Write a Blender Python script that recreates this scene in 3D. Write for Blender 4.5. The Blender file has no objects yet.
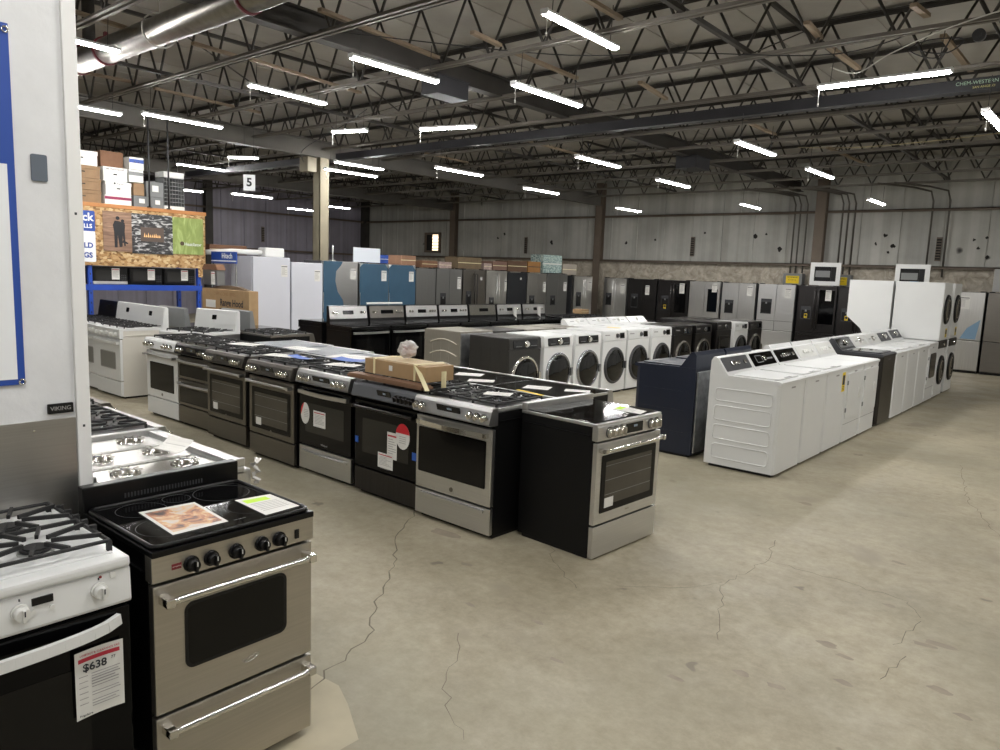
import bpy, bmesh, math, random
from mathutils import Vector, Matrix
random.seed(7)
SC = bpy.context.scene
COL = SC.collection
PI = math.pi
R = math.radians

# ------------------------------------------------------------------ materials
MATS = {}
def s2l(c):
    return tuple(((v / 12.92) if v <= 0.04045 else ((v + 0.055) / 1.055) ** 2.4) for v in c)
def mat(name, rgb, rough=.5, metal=0., noise=0., nscale=8., bump=0., stretch=None, spec=.5, coat=0., trans=0., alpha=1., emit=None, estr=0.):
    """rgb in display values 0..255"""
    if name in MATS: return MATS[name]
    m = bpy.data.materials.new(name); m.use_nodes = True
    nt = m.node_tree; b = nt.nodes['Principled BSDF']
    c = s2l([v / 255 for v in rgb]) + (1,)
    b.inputs['Base Color'].default_value = c
    b.inputs['Roughness'].default_value = rough
    b.inputs['Metallic'].default_value = metal
    b.inputs['Specular IOR Level'].default_value = spec
    b.inputs['Coat Weight'].default_value = coat
    b.inputs['Coat Roughness'].default_value = .08
    b.inputs['Transmission Weight'].default_value = trans
    b.inputs['Alpha'].default_value = alpha
    if emit:
        b.inputs['Emission Color'].default_value = s2l([v / 255 for v in emit]) + (1,)
        b.inputs['Emission Strength'].default_value = estr
    if noise > 0 or bump > 0:
        tc = nt.nodes.new('ShaderNodeTexCoord'); mp = nt.nodes.new('ShaderNodeMapping')
        nt.links.new(tc.outputs['Object'], mp.inputs['Vector'])
        if stretch: mp.inputs['Scale'].default_value = stretch
        n = nt.nodes.new('ShaderNodeTexNoise'); n.inputs['Scale'].default_value = nscale; n.inputs['Detail'].default_value = 5
        nt.links.new(mp.outputs['Vector'], n.inputs['Vector'])
        if noise > 0:
            cr = nt.nodes.new('ShaderNodeValToRGB')
            cr.color_ramp.elements[0].position = .3; cr.color_ramp.elements[1].position = .7
            cr.color_ramp.elements[0].color = tuple(v * (1 - noise) for v in c[:3]) + (1,)
            cr.color_ramp.elements[1].color = tuple(min(1, v * (1 + noise)) for v in c[:3]) + (1,)
            nt.links.new(n.outputs['Fac'], cr.inputs['Fac']); nt.links.new(cr.outputs['Color'], b.inputs['Base Color'])
        if bump > 0:
            bp = nt.nodes.new('ShaderNodeBump'); bp.inputs['Strength'].default_value = bump; bp.inputs['Distance'].default_value = .01
            nt.links.new(n.outputs['Fac'], bp.inputs['Height']); nt.links.new(bp.outputs['Normal'], b.inputs['Normal'])
    MATS[name] = m
    return m
STEEL = mat('brushed_stainless', (206, 206, 205), .33, 1., .045, 3., 0.015, (1, 60, 60))
STEELW = mat('warm_stainless', (184, 179, 170), .38, 1., .05, 3., 0.02, (1, 60, 60))
STEELV = mat('brushed_stainless_upright', (204, 203, 200), .3, 1., .08, 3., 0.03, (30, 30, .6))
STEELD = mat('slate_stainless', (126, 122, 116), .36, 1., .05, 3., 0.02, (1, 40, 40))
BSTEEL = mat('black_stainless', (72, 70, 70), .28, 1., .10, 3., 0.03, (30, 30, 1))
CHROME = mat('chrome', (215, 213, 208), .14, 1.)
GREYSTEEL = mat('fingerprint_proof_grey', (128, 128, 126), .4, .8, .06, 3., 0, (30, 30, .6))
BENAM = mat('black_enamel', (6, 6, 7), .3, 0, .2, 6., 0.02, spec=.3)
BSIDE = mat('black_painted_side', (7, 7, 8), .45, 0, .15, 5., 0.05, spec=.25)
BGLASS = mat('black_glass', (4, 4, 5), .05, 0, .15, 3., spec=.4)
DGLASS = mat('black_door_glass', (4, 4, 5), .1, 0, .15, 3., spec=.18)
WINDOW = mat('oven_window_glass', (16, 15, 14), .08, 0, .25, 4., spec=.25)
WINL = mat('clear_oven_window', (66, 62, 54), .12, .0, .2, 5., spec=.35)
DISP = mat('display_glass', (10, 11, 13), .1, 0, .1, 4, spec=.3)
DISPB = mat('pale_display', (150, 165, 180), .2, 0, .1, 9)
WENAM = mat('white_enamel', (214, 215, 214), .28, 0, .015, 3.)
WFZ = mat('white_freezer_skin', (200, 202, 210), .42, 0, .02, 2.)
WPLAS = mat('white_plastic', (212, 212, 208), .35, 0, .02, 8)
GPLAS = mat('grey_plastic', (120, 122, 122), .45, 0, .05, 8)
BPLAS = mat('black_plastic', (12, 12, 13), .4, 0, .1, 8, spec=.35)
DPLAS = mat('charcoal_plastic', (56, 57, 60), .45, 0, .08, 8)
IRON = mat('cast_iron_grate', (28, 28, 29), .55, 0, .2, 30, .2)
NAVY = mat('navy_paint', (20, 27, 44), .32, 0, .08, 4, .03)
GRAPH = mat('graphite_paint', (54, 53, 51), .35, .4, .06, 5)
SILVER = mat('silver_paint', (142, 138, 128), .4, .5, .05, 5)
GALV = mat('galvanised_back', (170, 172, 174), .38, .9, .25, 14, .25)
PAPER = mat('paper', (214, 213, 208), .75, 0, .02, 20)
INK = mat('grey_ink', (150, 148, 146), .8)
DINK = mat('dark_ink', (40, 42, 48), .7)
REDINK = mat('red_ink', (176, 40, 58), .6)
RED = mat('red_sticker', (196, 34, 46), .5)
YEL = mat('yellow_tag', (232, 200, 30), .6, 0, .05, 20)
LIME = mat('lime_highlight', (186, 226, 50), .6)
BLUEF = mat('blue_film', (52, 82, 104), .4, 0, .08, 3, .15)
BLUET = mat('blue_tape', (36, 84, 168), .5)
CARD = mat('cardboard', (160, 132, 96), .75, 0, .08, 12, .05)
CARDD = mat('brown_cardboard', (112, 80, 58), .8, 0, .1, 12, .05)
TAPE = mat('cream_strap', (222, 212, 170), .5)
SIGNB = mat('sign_blue', (30, 68, 150), .5, 0, .05, 3)
SIGNW = mat('sign_white', (226, 228, 230), .45, 0, .015, 3)
RACKB = mat('rack_blue', (28, 70, 168), .4, 0, .1, 6)
RACKO = mat('timber_edge', (176, 120, 70), .6, 0, .12, 10, 0, (1, 1, 12))
JOIST = mat('joist_steel', (54, 51, 47), .6, .2, .2, 3)
JOISTL = mat('joist_chord_paint', (112, 107, 99), .6, .2, .15, 3)
GIRD = mat('girder_paint', (92, 89, 83), .6, .1, .15, 2)
DARKB = mat('dark_rail', (44, 44, 48), .55, .2, .15, 3)
POST = mat('column_paint', (122, 115, 97), .6, 0, .08, 3, .05)
CPOST = mat('wall_column_paint', (104, 92, 80), .65, 0, .12, 3)
BATT = mat('timber_batten', (140, 124, 104), .7, 0, .15, 6, 0, (20, 1, 20))
OSBW = mat('plank_wood', (186, 120, 66), .65, 0, .2, 8, 0, (8, 1, 1))
DUCTM = mat('duct_galvanised', (150, 147, 140), .33, 1., .18, 9, .2)
DUCTR = mat('duct_collar', (92, 30, 38), .5)
LAMPBODY = mat('lamp_housing', (205, 205, 205), .5)
LED = mat('lamp_diffuser', (255, 255, 255), .5, emit=(255, 253, 250), estr=80.)
WIRE = mat('white_cable', (196, 194, 188), .6)
DWIRE = mat('dark_cable', (40, 40, 42), .6)
PIPE = mat('conduit', (96, 92, 86), .5, .4, .1, 5)
HOLE = mat('dark_scuff', (38, 36, 34), .9)
SLATE = mat('slate_plate', (88, 96, 106), .6)
PLASTIC = mat('clear_bag', (225, 222, 218), .2, 0, .1, 20, .3, alpha=.55)
CHARB = mat('storage_box_grey', (112, 114, 114), .7, 0, .05, 10)
MAROON = mat('maroon_print', (132, 36, 74), .6)
CREAMM = mat('almond_paint', (206, 202, 192), .4, 0, .02, 4)

def node_mat(name, build):
    m = bpy.data.materials.new(name); m.use_nodes = True
    build(m.node_tree, m.node_tree.nodes['Principled BSDF']); MATS[name] = m; return m
def lin(r, g, b): return s2l((r / 255, g / 255, b / 255)) + (1,)
def noise(nt, vec, scale, detail=6, rough=.55, dist=0.):
    n = nt.nodes.new('ShaderNodeTexNoise'); n.inputs['Scale'].default_value = scale; n.inputs['Detail'].default_value = detail
    n.inputs['Roughness'].default_value = rough; n.inputs['Distortion'].default_value = dist
    nt.links.new(vec, n.inputs['Vector']); return n.outputs['Fac']
def ramp(nt, fac, stops):
    r = nt.nodes.new('ShaderNodeValToRGB'); e = r.color_ramp.elements
    e[0].position, e[0].color = stops[0]; e[1].position, e[1].color = stops[-1]
    for p, c in stops[1:-1]:
        k = e.new(p); k.color = c
    nt.links.new(fac, r.inputs['Fac']); return r.outputs['Color']
def mix(nt, fac, a, b, mode='MIX'):
    m = nt.nodes.new('ShaderNodeMix'); m.data_type = 'RGBA'; m.blend_type = mode
    if isinstance(fac, (int, float)): m.inputs[0].default_value = fac
    else: nt.links.new(fac, m.inputs[0])
    for i, v in ((6, a), (7, b)):
        if isinstance(v, tuple): m.inputs[i].default_value = v
        else: nt.links.new(v, m.inputs[i])
    return m.outputs[2]
def tex_vec(nt, scale=None):
    tc = nt.nodes.new('ShaderNodeTexCoord')
    if not scale: return tc.outputs['Object']
    mp = nt.nodes.new('ShaderNodeMapping'); mp.inputs['Scale'].default_value = scale
    nt.links.new(tc.outputs['Object'], mp.inputs['Vector']); return mp.outputs['Vector']

def floor_nodes(nt, b):
    v = tex_vec(nt)
    base = ramp(nt, noise(nt, v, .5, 8, .6, .4), [(.3, lin(142, 134, 114)), (.5, lin(166, 158, 137)), (.72, lin(184, 176, 154))])
    fine = ramp(nt, noise(nt, v, 11, 10, .8), [(.32, lin(196, 192, 184)), (.68, lin(255, 255, 255))])
    c = mix(nt, .8, base, fine, 'MULTIPLY')
    blot = ramp(nt, noise(nt, v, 1.3, 3, .5, .6), [(.30, (1, 1, 1, 1)), (.38, (0, 0, 0, 1))])
    c = mix(nt, blot, c, lin(138, 130, 112))
    spots = ramp(nt, noise(nt, v, 5.5, 2, .5), [(.25, (1, 1, 1, 1)), (.29, (0, 0, 0, 1))])
    c = mix(nt, spots, c, lin(116, 108, 94))
    grey = ramp(nt, noise(nt, v, .42, 3, .5), [(.45, (0, 0, 0, 1)), (.65, (1, 1, 1, 1))])
    g2 = nt.nodes.new('ShaderNodeMath'); g2.operation = 'MULTIPLY'; g2.inputs[1].default_value = .6
    nt.links.new(grey, g2.inputs[0])
    c = mix(nt, g2.outputs[0], c, lin(128, 124, 106))
    nt.links.new(c, b.inputs['Base Color'])
    rg = ramp(nt, noise(nt, v, 2.2, 5), [(.3, (.38,) * 3 + (1,)), (.7, (.62,) * 3 + (1,))])
    nt.links.new(rg, b.inputs['Roughness']); b.inputs['Specular IOR Level'].default_value = .4
    bp = nt.nodes.new('ShaderNodeBump'); bp.inputs['Strength'].default_value = .12; bp.inputs['Distance'].default_value = .01
    nt.links.new(noise(nt, v, 30, 6), bp.inputs['Height']); nt.links.new(bp.outputs['Normal'], b.inputs['Normal'])
FLOORM = node_mat('concrete_floor', floor_nodes)
CRACK = mat('concrete_crack', (104, 97, 84), .9)
STAIN = mat('concrete_stain', (134, 124, 109), .6, 0, .12, 14)
SCREED = mat('pale_screed_patch', (172, 163, 140), .7, 0, .08, 6)

def wall_nodes(tone, ax):
    def f(nt, b):
        v = tex_vec(nt)
        sx = tex_vec(nt, (2.0, .01, .01) if ax == 'x' else (.01, 2.0, .01))
        col = ramp(nt, noise(nt, v, .7, 6, .6), [(.3, lin(*[int(t * .84) for t in tone])), (.7, lin(*tone))])
        streak = ramp(nt, noise(nt, sx, 3, 3), [(.35, lin(226, 225, 222)), (.6, (1, 1, 1, 1))])
        col = mix(nt, .8, col, streak, 'MULTIPLY')
        sp = ramp(nt, noise(nt, v, 1.7, 1.5, .4), [(.22, (1, 1, 1, 1)), (.25, (0, 0, 0, 1))])
        col = mix(nt, sp, col, lin(46, 44, 42))
        nt.links.new(col, b.inputs['Base Color']); b.inputs['Roughness'].default_value = .6
    return f
WALLB = node_mat('metal_siding', wall_nodes((188, 187, 180), 'x'))
WALLL = node_mat('metal_siding_purple_lit', wall_nodes((150, 146, 158), 'y'))  # purple light falling on the left wall is mixed into its siding colour
def insul_nodes(nt, b):
    v = tex_vec(nt)
    c = ramp(nt, noise(nt, v, 3.5, 7, .6, 1.5), [(.3, lin(142, 132, 116)), (.7, lin(200, 192, 176))])
    nt.links.new(c, b.inputs['Base Color']); b.inputs['Roughness'].default_value = .45
    bp = nt.nodes.new('ShaderNodeBump'); bp.inputs['Strength'].default_value = .9; bp.inputs['Distance'].default_value = .06
    nt.links.new(noise(nt, v, 3.0, 4, .5, 2.), bp.inputs['Height']); nt.links.new(bp.outputs['Normal'], b.inputs['Normal'])
INSUL = node_mat('crinkled_insulation', insul_nodes)
def deck_nodes(nt, b):
    v = tex_vec(nt)
    c = ramp(nt, noise(nt, v, .8, 6), [(.3, lin(146, 142, 134)), (.7, lin(172, 168, 160))])
    nt.links.new(c, b.inputs['Base Color']); b.inputs['Roughness'].default_value = .7
DECK = node_mat('roof_deck', deck_nodes)
def osb_nodes(nt, b):
    v = tex_vec(nt, (1, 1, 1.6))
    vo = nt.nodes.new('ShaderNodeTexVoronoi'); vo.inputs['Scale'].default_value = 20; nt.links.new(v, vo.inputs['Vector'])
    sep = nt.nodes.new('ShaderNodeSeparateColor'); nt.links.new(vo.outputs['Color'], sep.inputs[0])
    c = ramp(nt, sep.outputs[0], [(.0, lin(112, 80, 44)), (.3, lin(160, 122, 76)), (.7, lin(182, 148, 102)), (1., lin(206, 182, 140))])
    nt.links.new(c, b.inputs['Base Color']); b.inputs['Roughness'].default_value = .7
OSB = node_mat('strand_board', osb_nodes)
def partition_nodes(nt, b):
    v = tex_vec(nt)
    c = ramp(nt, noise(nt, v, 6, 6), [(.3, lin(206, 207, 208)), (.7, lin(216, 217, 218))])
    nt.links.new(c, b.inputs['Base Color']); b.inputs['Roughness'].default_value = .55
    bp = nt.nodes.new('ShaderNodeBump'); bp.inputs['Strength'].default_value = .35; bp.inputs['Distance'].default_value = .01
    nt.links.new(noise(nt, v, 14, 4), bp.inputs['Height']); nt.links.new(bp.outputs['Normal'], b.inputs['Normal'])
PART = node_mat('painted_board', partition_nodes)
def photo_nodes(stops, sc, st=(1, 1, 1), rough=.4):
    def f(nt, b):
        c = ramp(nt, noise(nt, tex_vec(nt, st), sc, 5, .6, .8), stops)
        nt.links.new(c, b.inputs['Base Color']); b.inputs['Roughness'].default_value = rough
    return f
BANW = node_mat('banner_planks', photo_nodes([(.3, lin(96, 72, 58)), (.5, lin(134, 104, 84)), (.7, lin(160, 130, 108))], 4, (1, .6, 7)))
BANR = node_mat('banner_rock', photo_nodes([(.42, lin(30, 30, 32)), (.52, lin(60, 60, 62)), (.62, lin(190, 190, 190))], 7, (1, 1, 3)))
BANG = node_mat('banner_green', photo_nodes([(.35, lin(116, 134, 66)), (.52, lin(134, 150, 80)), (.7, lin(168, 184, 116))], 3, (1, 3, 1)))
LEAF = node_mat('brochure_photo', photo_nodes([(.36, lin(70, 62, 60)), (.46, lin(180, 116, 80)), (.54, lin(208, 170, 120)), (.62, lin(200, 190, 184))], 14, (1, 1, 1)))
POSTERP = node_mat('patterned_carton', photo_nodes([(.45, lin(190, 206, 200)), (.55, lin(80, 110, 110))], 30))

# ------------------------------------------------------------------ mesh builder
class MB:
    def __init__(self): self.v = []; self.f = []; self.m = []; self.s = []; self.mi = 0
    def use(self, i): self.mi = i; return self
    def _add(self, vs, fs, smooth=False, M=None):
        o = len(self.v)
        for p in vs:
            p = Vector(p)
            if M is not None: p = M @ p
            self.v.append(tuple(p))
        for f in fs:
            self.f.append(tuple(o + i for i in f)); self.m.append(self.mi); self.s.append(smooth)
        return self
    def box(self, x0, x1, y0, y1, z0, z1, bev=0., M=None):
        if bev <= 0:
            vs = [(x0, y0, z0), (x1, y0, z0), (x1, y1, z0), (x0, y1, z0), (x0, y0, z1), (x1, y0, z1), (x1, y1, z1), (x0, y1, z1)]
            return self._add(vs, [(0, 3, 2, 1), (4, 5, 6, 7), (0, 1, 5, 4), (1, 2, 6, 5), (2, 3, 7, 6), (3, 0, 4, 7)], False, M)
        b = min(bev, (x1 - x0) / 2.01, (y1 - y0) / 2.01, (z1 - z0) / 2.01)
        bm = bmesh.new()
        bmesh.ops.create_cube(bm, size=1)
        for v in bm.verts:
            v.co = Vector((x0 if v.co.x < 0 else x1, y0 if v.co.y < 0 else y1, z0 if v.co.z < 0 else z1))
        bmesh.ops.bevel(bm, geom=bm.edges[:] , offset=b, segments=2, profile=.6, affect='EDGES')
        bm.verts.index_update()
        vs = [v.co.copy() for v in bm.verts]; fs = [[v.index for v in f.verts] for f in bm.faces]
        bm.free()
        return self._add(vs, fs, False, M)
    def cyl(self, c, r, h, axis='z', n=16, r2=None, M=None, smooth=True):
        """c = centre of the first cap, extends h along axis"""
        r2 = r if r2 is None else r2
        vs = []; 
        for k, (rr, t) in enumerate(((r, 0), (r2, h))):
            for i in range(n):
                a = 2 * PI * i / n; p, q = rr * math.cos(a), rr * math.sin(a)
                d = {'z': (p, q, t), 'y': (q, t, p), 'x': (t, p, q)}[axis]
                vs.append((c[0] + d[0], c[1] + d[1], c[2] + d[2]))
        fl = h >= 0
        side = [(i, (i + 1) % n, n + (i + 1) % n, n + i) for i in range(n)]
        caps = [tuple(range(n - 1, -1, -1)), tuple(range(n, 2 * n))]
        if not fl:
            side = [f[::-1] for f in side]; caps = [f[::-1] for f in caps]
        o = len(self.v)
        self._add(vs, side, smooth, M)
        for f in caps: self.f.append(tuple(o + i for i in f)); self.m.append(self.mi); self.s.append(False)
        return self
    def lathe(self, c, prof, axis='z', n=32, M=None):
        """prof: (radius, offset along axis)"""
        vs = []
        for rr, t in prof:
            for i in range(n):
                a = 2 * PI * i / n; p, q = rr * math.cos(a), rr * math.sin(a)
                d = {'z': (p, q, t), 'y': (q, t, p), 'x': (t, p, q)}[axis]
                vs.append((c[0] + d[0], c[1] + d[1], c[2] + d[2]))
        fs = []
        for k in range(len(prof) - 1):
            for i in range(n):
                fs.append((k * n + i, k * n + (i + 1) % n, (k + 1) * n + (i + 1) % n, (k + 1) * n + i))
        self._add(vs, fs, True, M)
        o = len(self.v) - len(vs)
        if prof[0][0] > 1e-4: pass
        return self
    def tube(self, pts, r, n=8, closed=False, M=None, flat=1.):
        pts = [Vector(p) for p in pts]; vs = []; L = len(pts)
        for k, p in enumerate(pts):
            if closed: t = pts[(k + 1) % L] - pts[k - 1]
            else: t = pts[min(k + 1, L - 1)] - pts[max(k - 1, 0)]
            t.normalize(); u = Vector((0, 0, 1)) if abs(t.z) < .9 else Vector((0, 1, 0))
            a = t.cross(u).normalized(); b = a.cross(t).normalized()
            for i in range(n):
                an = 2 * PI * i / n
                vs.append(p + a * (r * math.cos(an)) + b * (r * flat * math.sin(an)))
        fs = []
        for k in range(L if closed else L - 1):
            k2 = (k + 1) % L
            for i in range(n): fs.append((k * n + i, k * n + (i + 1) % n, k2 * n + (i + 1) % n, k2 * n + i))
        if not closed: fs += [tuple(range(n - 1, -1, -1)), tuple((L - 1) * n + i for i in range(n))]
        return self._add(vs, fs, True, M)
    def prism(self, out, axis, a0, a1, M=None):
        """out: 2-d outline, extruded along axis from a0 to a1; axis y: (x,z); x: (y,z); z: (x,y)"""
        n = len(out); vs = []
        for a in (a0, a1):
            for p, q in out: vs.append({'y': (p, a, q), 'x': (a, p, q), 'z': (p, q, a)}[axis])
        ar = sum(out[i][0] * out[(i + 1) % n][1] - out[(i + 1) % n][0] * out[i][1] for i in range(n))
        fs = [tuple(range(n - 1, -1, -1)), tuple(range(n, 2 * n))] + [(i, (i + 1) % n, n + (i + 1) % n, n + i) for i in range(n)]
        flip = (ar < 0) ^ (axis == 'y') ^ (a1 < a0)
        if flip: fs = [f[::-1] for f in fs]
        return self._add(vs, fs, False, M)
    def rod(self, a, b, r, n=6, M=None): return self.tube([a, b], r, n, False, M)
    def bar(self, a, b, w, h, M=None):
        a, b = Vector(a), Vector(b); t = (b - a); L = t.length; t.normalize()
        u = Vector((0, 0, 1)) if abs(t.z) < .95 else Vector((0, 1, 0))
        s = t.cross(u).normalized(); v = s.cross(t).normalized(); vs = []
        for p in (a, b):
            for i, j in ((-1, -1), (1, -1), (1, 1), (-1, 1)): vs.append(p + s * (w / 2 * i) + v * (h / 2 * j))
        return self._add(vs, [(0, 1, 2, 3), (7, 6, 5, 4), (0, 4, 5, 1), (1, 5, 6, 2), (2, 6, 7, 3), (3, 7, 4, 0)], False, M)
    def mesh(self, name, mats):
        me = bpy.data.meshes.new(name); me.from_pydata(self.v, [], self.f)
        for m in (mats if isinstance(mats, (list, tuple)) else [mats]): me.materials.append(m)
        me.polygons.foreach_set('material_index', self.m); me.polygons.foreach_set('use_smooth', self.s)
        bm = bmesh.new(); bm.from_mesh(me); bmesh.ops.recalc_face_normals(bm, faces=bm.faces[:]); bm.to_mesh(me); bm.free()
        me.update(); return me
    def build(self, name, mats, parent=None, loc=None, rot=None):
        o = bpy.data.objects.new(name, self.mesh(name, mats)); COL.objects.link(o)
        if parent: o.parent = parent
        if loc: o.location = loc
        if rot: o.rotation_euler = rot
        return o

def rrect(x0, x1, z0, z1, r, n=5):
    out = []
    for cx, cz, a0 in ((x1 - r, z1 - r, 0), (x0 + r, z1 - r, 90), (x0 + r, z0 + r, 180), (x1 - r, z0 + r, 270)):
        for i in range(n + 1):
            a = R(a0 + 90 * i / n); out.append((cx + r * math.cos(a), cz + r * math.sin(a)))
    return out
def rring(m, x0, x1, z0, z1, r, y, th, dep=.004, axis='y'):
    """raised outline of a rounded rectangle"""
    o = rrect(x0, x1, z0, z1, r)
    pts = [((p, y, q) if axis == 'y' else (y, p, q)) for p, q in o]
    m.tube(pts, th, 6, True)
def empty(name, loc=(0, 0, 0), rz=0.):
    o = bpy.data.objects.new(name, None); COL.objects.link(o); o.location = loc; o.rotation_euler = (0, 0, rz); o.empty_display_size = .2
    return o
def tag(o, label=None, cat=None, group=None, kind=None):
    if label: o['label'] = label
    if cat: o['category'] = cat
    if group: o['group'] = group
    if kind: o['kind'] = kind
    return o
def struct(o): o['kind'] = 'structure'; return o
def kids(o): return [c for c in CH.get(o.name, [])]
CH = {}
def index_children():
    CH.clear()
    for o in bpy.data.objects:
        if o.parent: CH.setdefault(o.parent.name, []).append(o)
def copy_tree(o, parent=None):
    c = o.copy(); COL.objects.link(c)
    if parent:
        c.parent = parent; c.matrix_parent_inverse = o.matrix_parent_inverse.copy()
    for ch in list(o.children): copy_tree(ch, c)
    return c
def text_mesh(body, size, m, name, parent=None, loc=(0, 0, 0), rot=(PI / 2, 0, 0), align='CENTER', bold=0., extrude=.0004, sx=1.):
    cu = bpy.data.curves.new(name, 'FONT'); cu.body = body; cu.size = size; cu.align_x = align; cu.align_y = 'CENTER'
    cu.extrude = extrude; cu.offset = bold; cu.resolution_u = 3
    t = bpy.data.objects.new(name + '_tmp', cu); COL.objects.link(t)
    bpy.context.view_layer.update()
    me = bpy.data.meshes.new_from_object(t.evaluated_get(bpy.context.evaluated_depsgraph_get()))
    bpy.data.objects.remove(t); bpy.data.curves.remove(cu)
    me.name = name; me.materials.clear(); me.materials.append(m)
    o = bpy.data.objects.new(name, me); COL.objects.link(o)
    if parent: o.parent = parent
    o.location = loc; o.rotation_euler = rot; o.scale = (sx, 1, 1)
    return o

PROTO = {}
def put(key, fn, loc, rz, label, cat, group=None):
    """first call builds the thing, later calls copy it with its parts"""
    if key in PROTO: o = copy_tree(PROTO[key])
    else: o = fn(); PROTO[key] = o
    o.location = loc; o.rotation_euler = (0, 0, rz)
    for k in ('label', 'category', 'group'):
        if k in o: del o[k]
    tag(o, label, cat, group)
    return o
FY, FX, BX, BY = 0., PI / 2, -PI / 2, PI       # facing -Y, +X, -X, +Y

# ------------------------------------------------------------------ appliances (each faces -Y, front plane y=0)
def knob(parent, x, y, z, r, m, tilt=0., mark=None, n=18, ring=None):
    k = MB(); M = Matrix.Translation((x, y, z)) @ Matrix.Rotation(tilt, 4, 'X')
    if ring: k.use(1).cyl((0, 0, 0), r * 1.28, -.006, 'y', n, M=M); k.use(0)
    k.cyl((0, 0, 0), r * 1.12, -.008, 'y', n, M=M); k.cyl((0, -.006, 0), r, -.026, 'y', n, r * .86, M=M)
    k.box(-r * .22, r * .22, -.044, -.030, -r * .86, r * .86, .003, M=M)
    if mark: k.use(1 if not ring else 2).box(-r * .07, r * .07, -.0455, -.044, r * .1, r * .8, M=M)
    return k.build('knob', [m] + ([ring] if ring else []) + ([mark] if mark else []), parent)
def sticker(parent, x0, x1, z0, z1, y=-.0045, kind='lines', name='sticker'):
    s = MB(); w, h = x1 - x0, z1 - z0
    if kind == 'oval':
        o = [((x0 + x1) / 2 + w / 2 * math.cos(2 * PI * i / 28), (z0 + z1) / 2 + h / 2 * math.sin(2 * PI * i / 28)) for i in range(28)]
        s.prism(o, 'y', y, y - .0008)
        top = [p for p in o if p[1] > z1 - h * .42]; top.sort(key=lambda p: p[0])
        s.use(1).prism(top, 'y', y - .0008, y - .0014)
        s.use(2)
        for i in range(4): s.box(x0 + w * .25, x1 - w * .25, y - .0012, y - .0008, z1 - h * (.52 + .08 * i), z1 - h * (.50 + .08 * i))
        return s.build(name, [PAPER, RED, INK], parent)
    if kind == 'leftoval':
        o = [((x0 + x1) / 2 + w / 2 * math.cos(2 * PI * i / 28), (z0 + z1) / 2 + h / 2 * math.sin(2 * PI * i / 28)) for i in range(28)]
        s.prism(o, 'y', y, y - .0008)
        lf = [p for p in o if p[0] < x0 + w * .42 and p[1] > z0 + h * .35]; lf.sort(key=lambda p: p[1])
        s.use(1).prism(lf, 'y', y - .0008, y - .0014); s.use(2)
        for i in range(5): s.box(x0 + w * .38, x1 - w * .12, y - .0012, y - .0008, z1 - h * (.34 + .08 * i), z1 - h * (.32 + .08 * i))
        return s.build(name, [PAPER, RED, INK], parent)
    s.box(x0, x1, y - .0008, y, z0, z1)
    if kind == 'yellow':
        s.use(1).box(x0 + w * .12, x1 - w * .12, y - .0013, y - .0008, z0 + h * .35, z1 - h * .15)
        s.use(2)
        for i in range(3): s.box(x0 + w * .15, x1 - w * .2, y - .0013, y - .0008, z0 + h * (.08 + .08 * i), z0 + h * (.11 + .08 * i))
        return s.build(name, [YEL, DINK, DINK], parent)
    if kind == 'blank': return s.build(name, [PAPER], parent)
    if kind == 'blue': return s.build(name, [BLUET], parent)
    s.use(1).box(x0 + w * .06, x1 - w * .06, y - .0013, y - .0008, z1 - h * .16, z1 - h * .10)
    s.use(2); n = 7
    for i in range(n):
        s.box(x0 + w * .1, x1 - w * random.choice((.1, .25, .4)), y - .0012, y - .0008, z1 - h * (.27 + .62 * i / n), z1 - h * (.245 + .62 * i / n))
    return s.build(name, [PAPER, REDINK if kind == 'lines' else DINK, INK], parent)
def handle_bar(parent, x0, x1, y, z, r, m, cap=None, off=.045, bow=0., name='handle', flat=False):
    h = MB(); n = 13
    pts = [(x0 + (x1 - x0) * i / (n - 1), y - off - bow * math.sin(PI * i / (n - 1)), z) for i in range(n)]
    if flat:
        for i in range(n - 1): h.bar(pts[i], pts[i + 1], r * 1.3, r * 2.6)
    else: h.tube(pts, r, 10)
    h.use(1)
    for x, s in ((x0, 1), (x1, -1)):
        h.box(min(x, x + s * .03), max(x, x + s * .03), y - off - r * 1.2, y + .002, z - r * 1.25, z + r * 1.25, .004)
    return h.build(name, [m, cap or m], parent)
def grate_mesh(w, d, bars=2):
    g = MB(); t = .011; z = .022
    for x in (-w / 2, w / 2): g.box(x - t / 2, x + t / 2, -d / 2, d / 2, z - .004, z + .010, .002)
    for y in (-d / 2, d / 2): g.box(-w / 2, w / 2, y - t / 2, y + t / 2, z - .004, z + .010, .002)
    for cy in ((-d / 4, d / 4) if bars == 2 else (0,)):
        L = min(w, d / 2) * .44
        for k in range(6):
            a = 2 * PI * k / 6 + PI / 6
            dx, dy = math.cos(a), math.sin(a)
            ex = min(w / 2 / max(abs(dx), 1e-6), (d / 4 if bars == 2 else d / 2) / max(abs(dy), 1e-6))
            g.bar((dx * .035, cy + dy * .035, z + .005), (dx * ex, cy + dy * ex, z + .005), t * .8, .013)
    g.box(-w / 2, w / 2, -t / 2, t / 2, z - .004, z + .010)
    for x in (-w / 2, w / 2):
        for y in (-d / 2, d / 2): g.box(x - t / 2, x + t / 2, y - t / 2, y + t / 2, 0, z)
    return g.mesh('grate', IRON)
GM = {}
def add_grates(root, xs, w, d, yc, z, name='grate'):
    k = (round(w, 3), round(d, 3))
    if k not in GM: GM[k] = grate_mesh(w, d)
    for x in xs:
        o = bpy.data.objects.new(name, GM[k]); COL.objects.link(o); o.parent = root; o.location = (x, yc, z)
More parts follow.
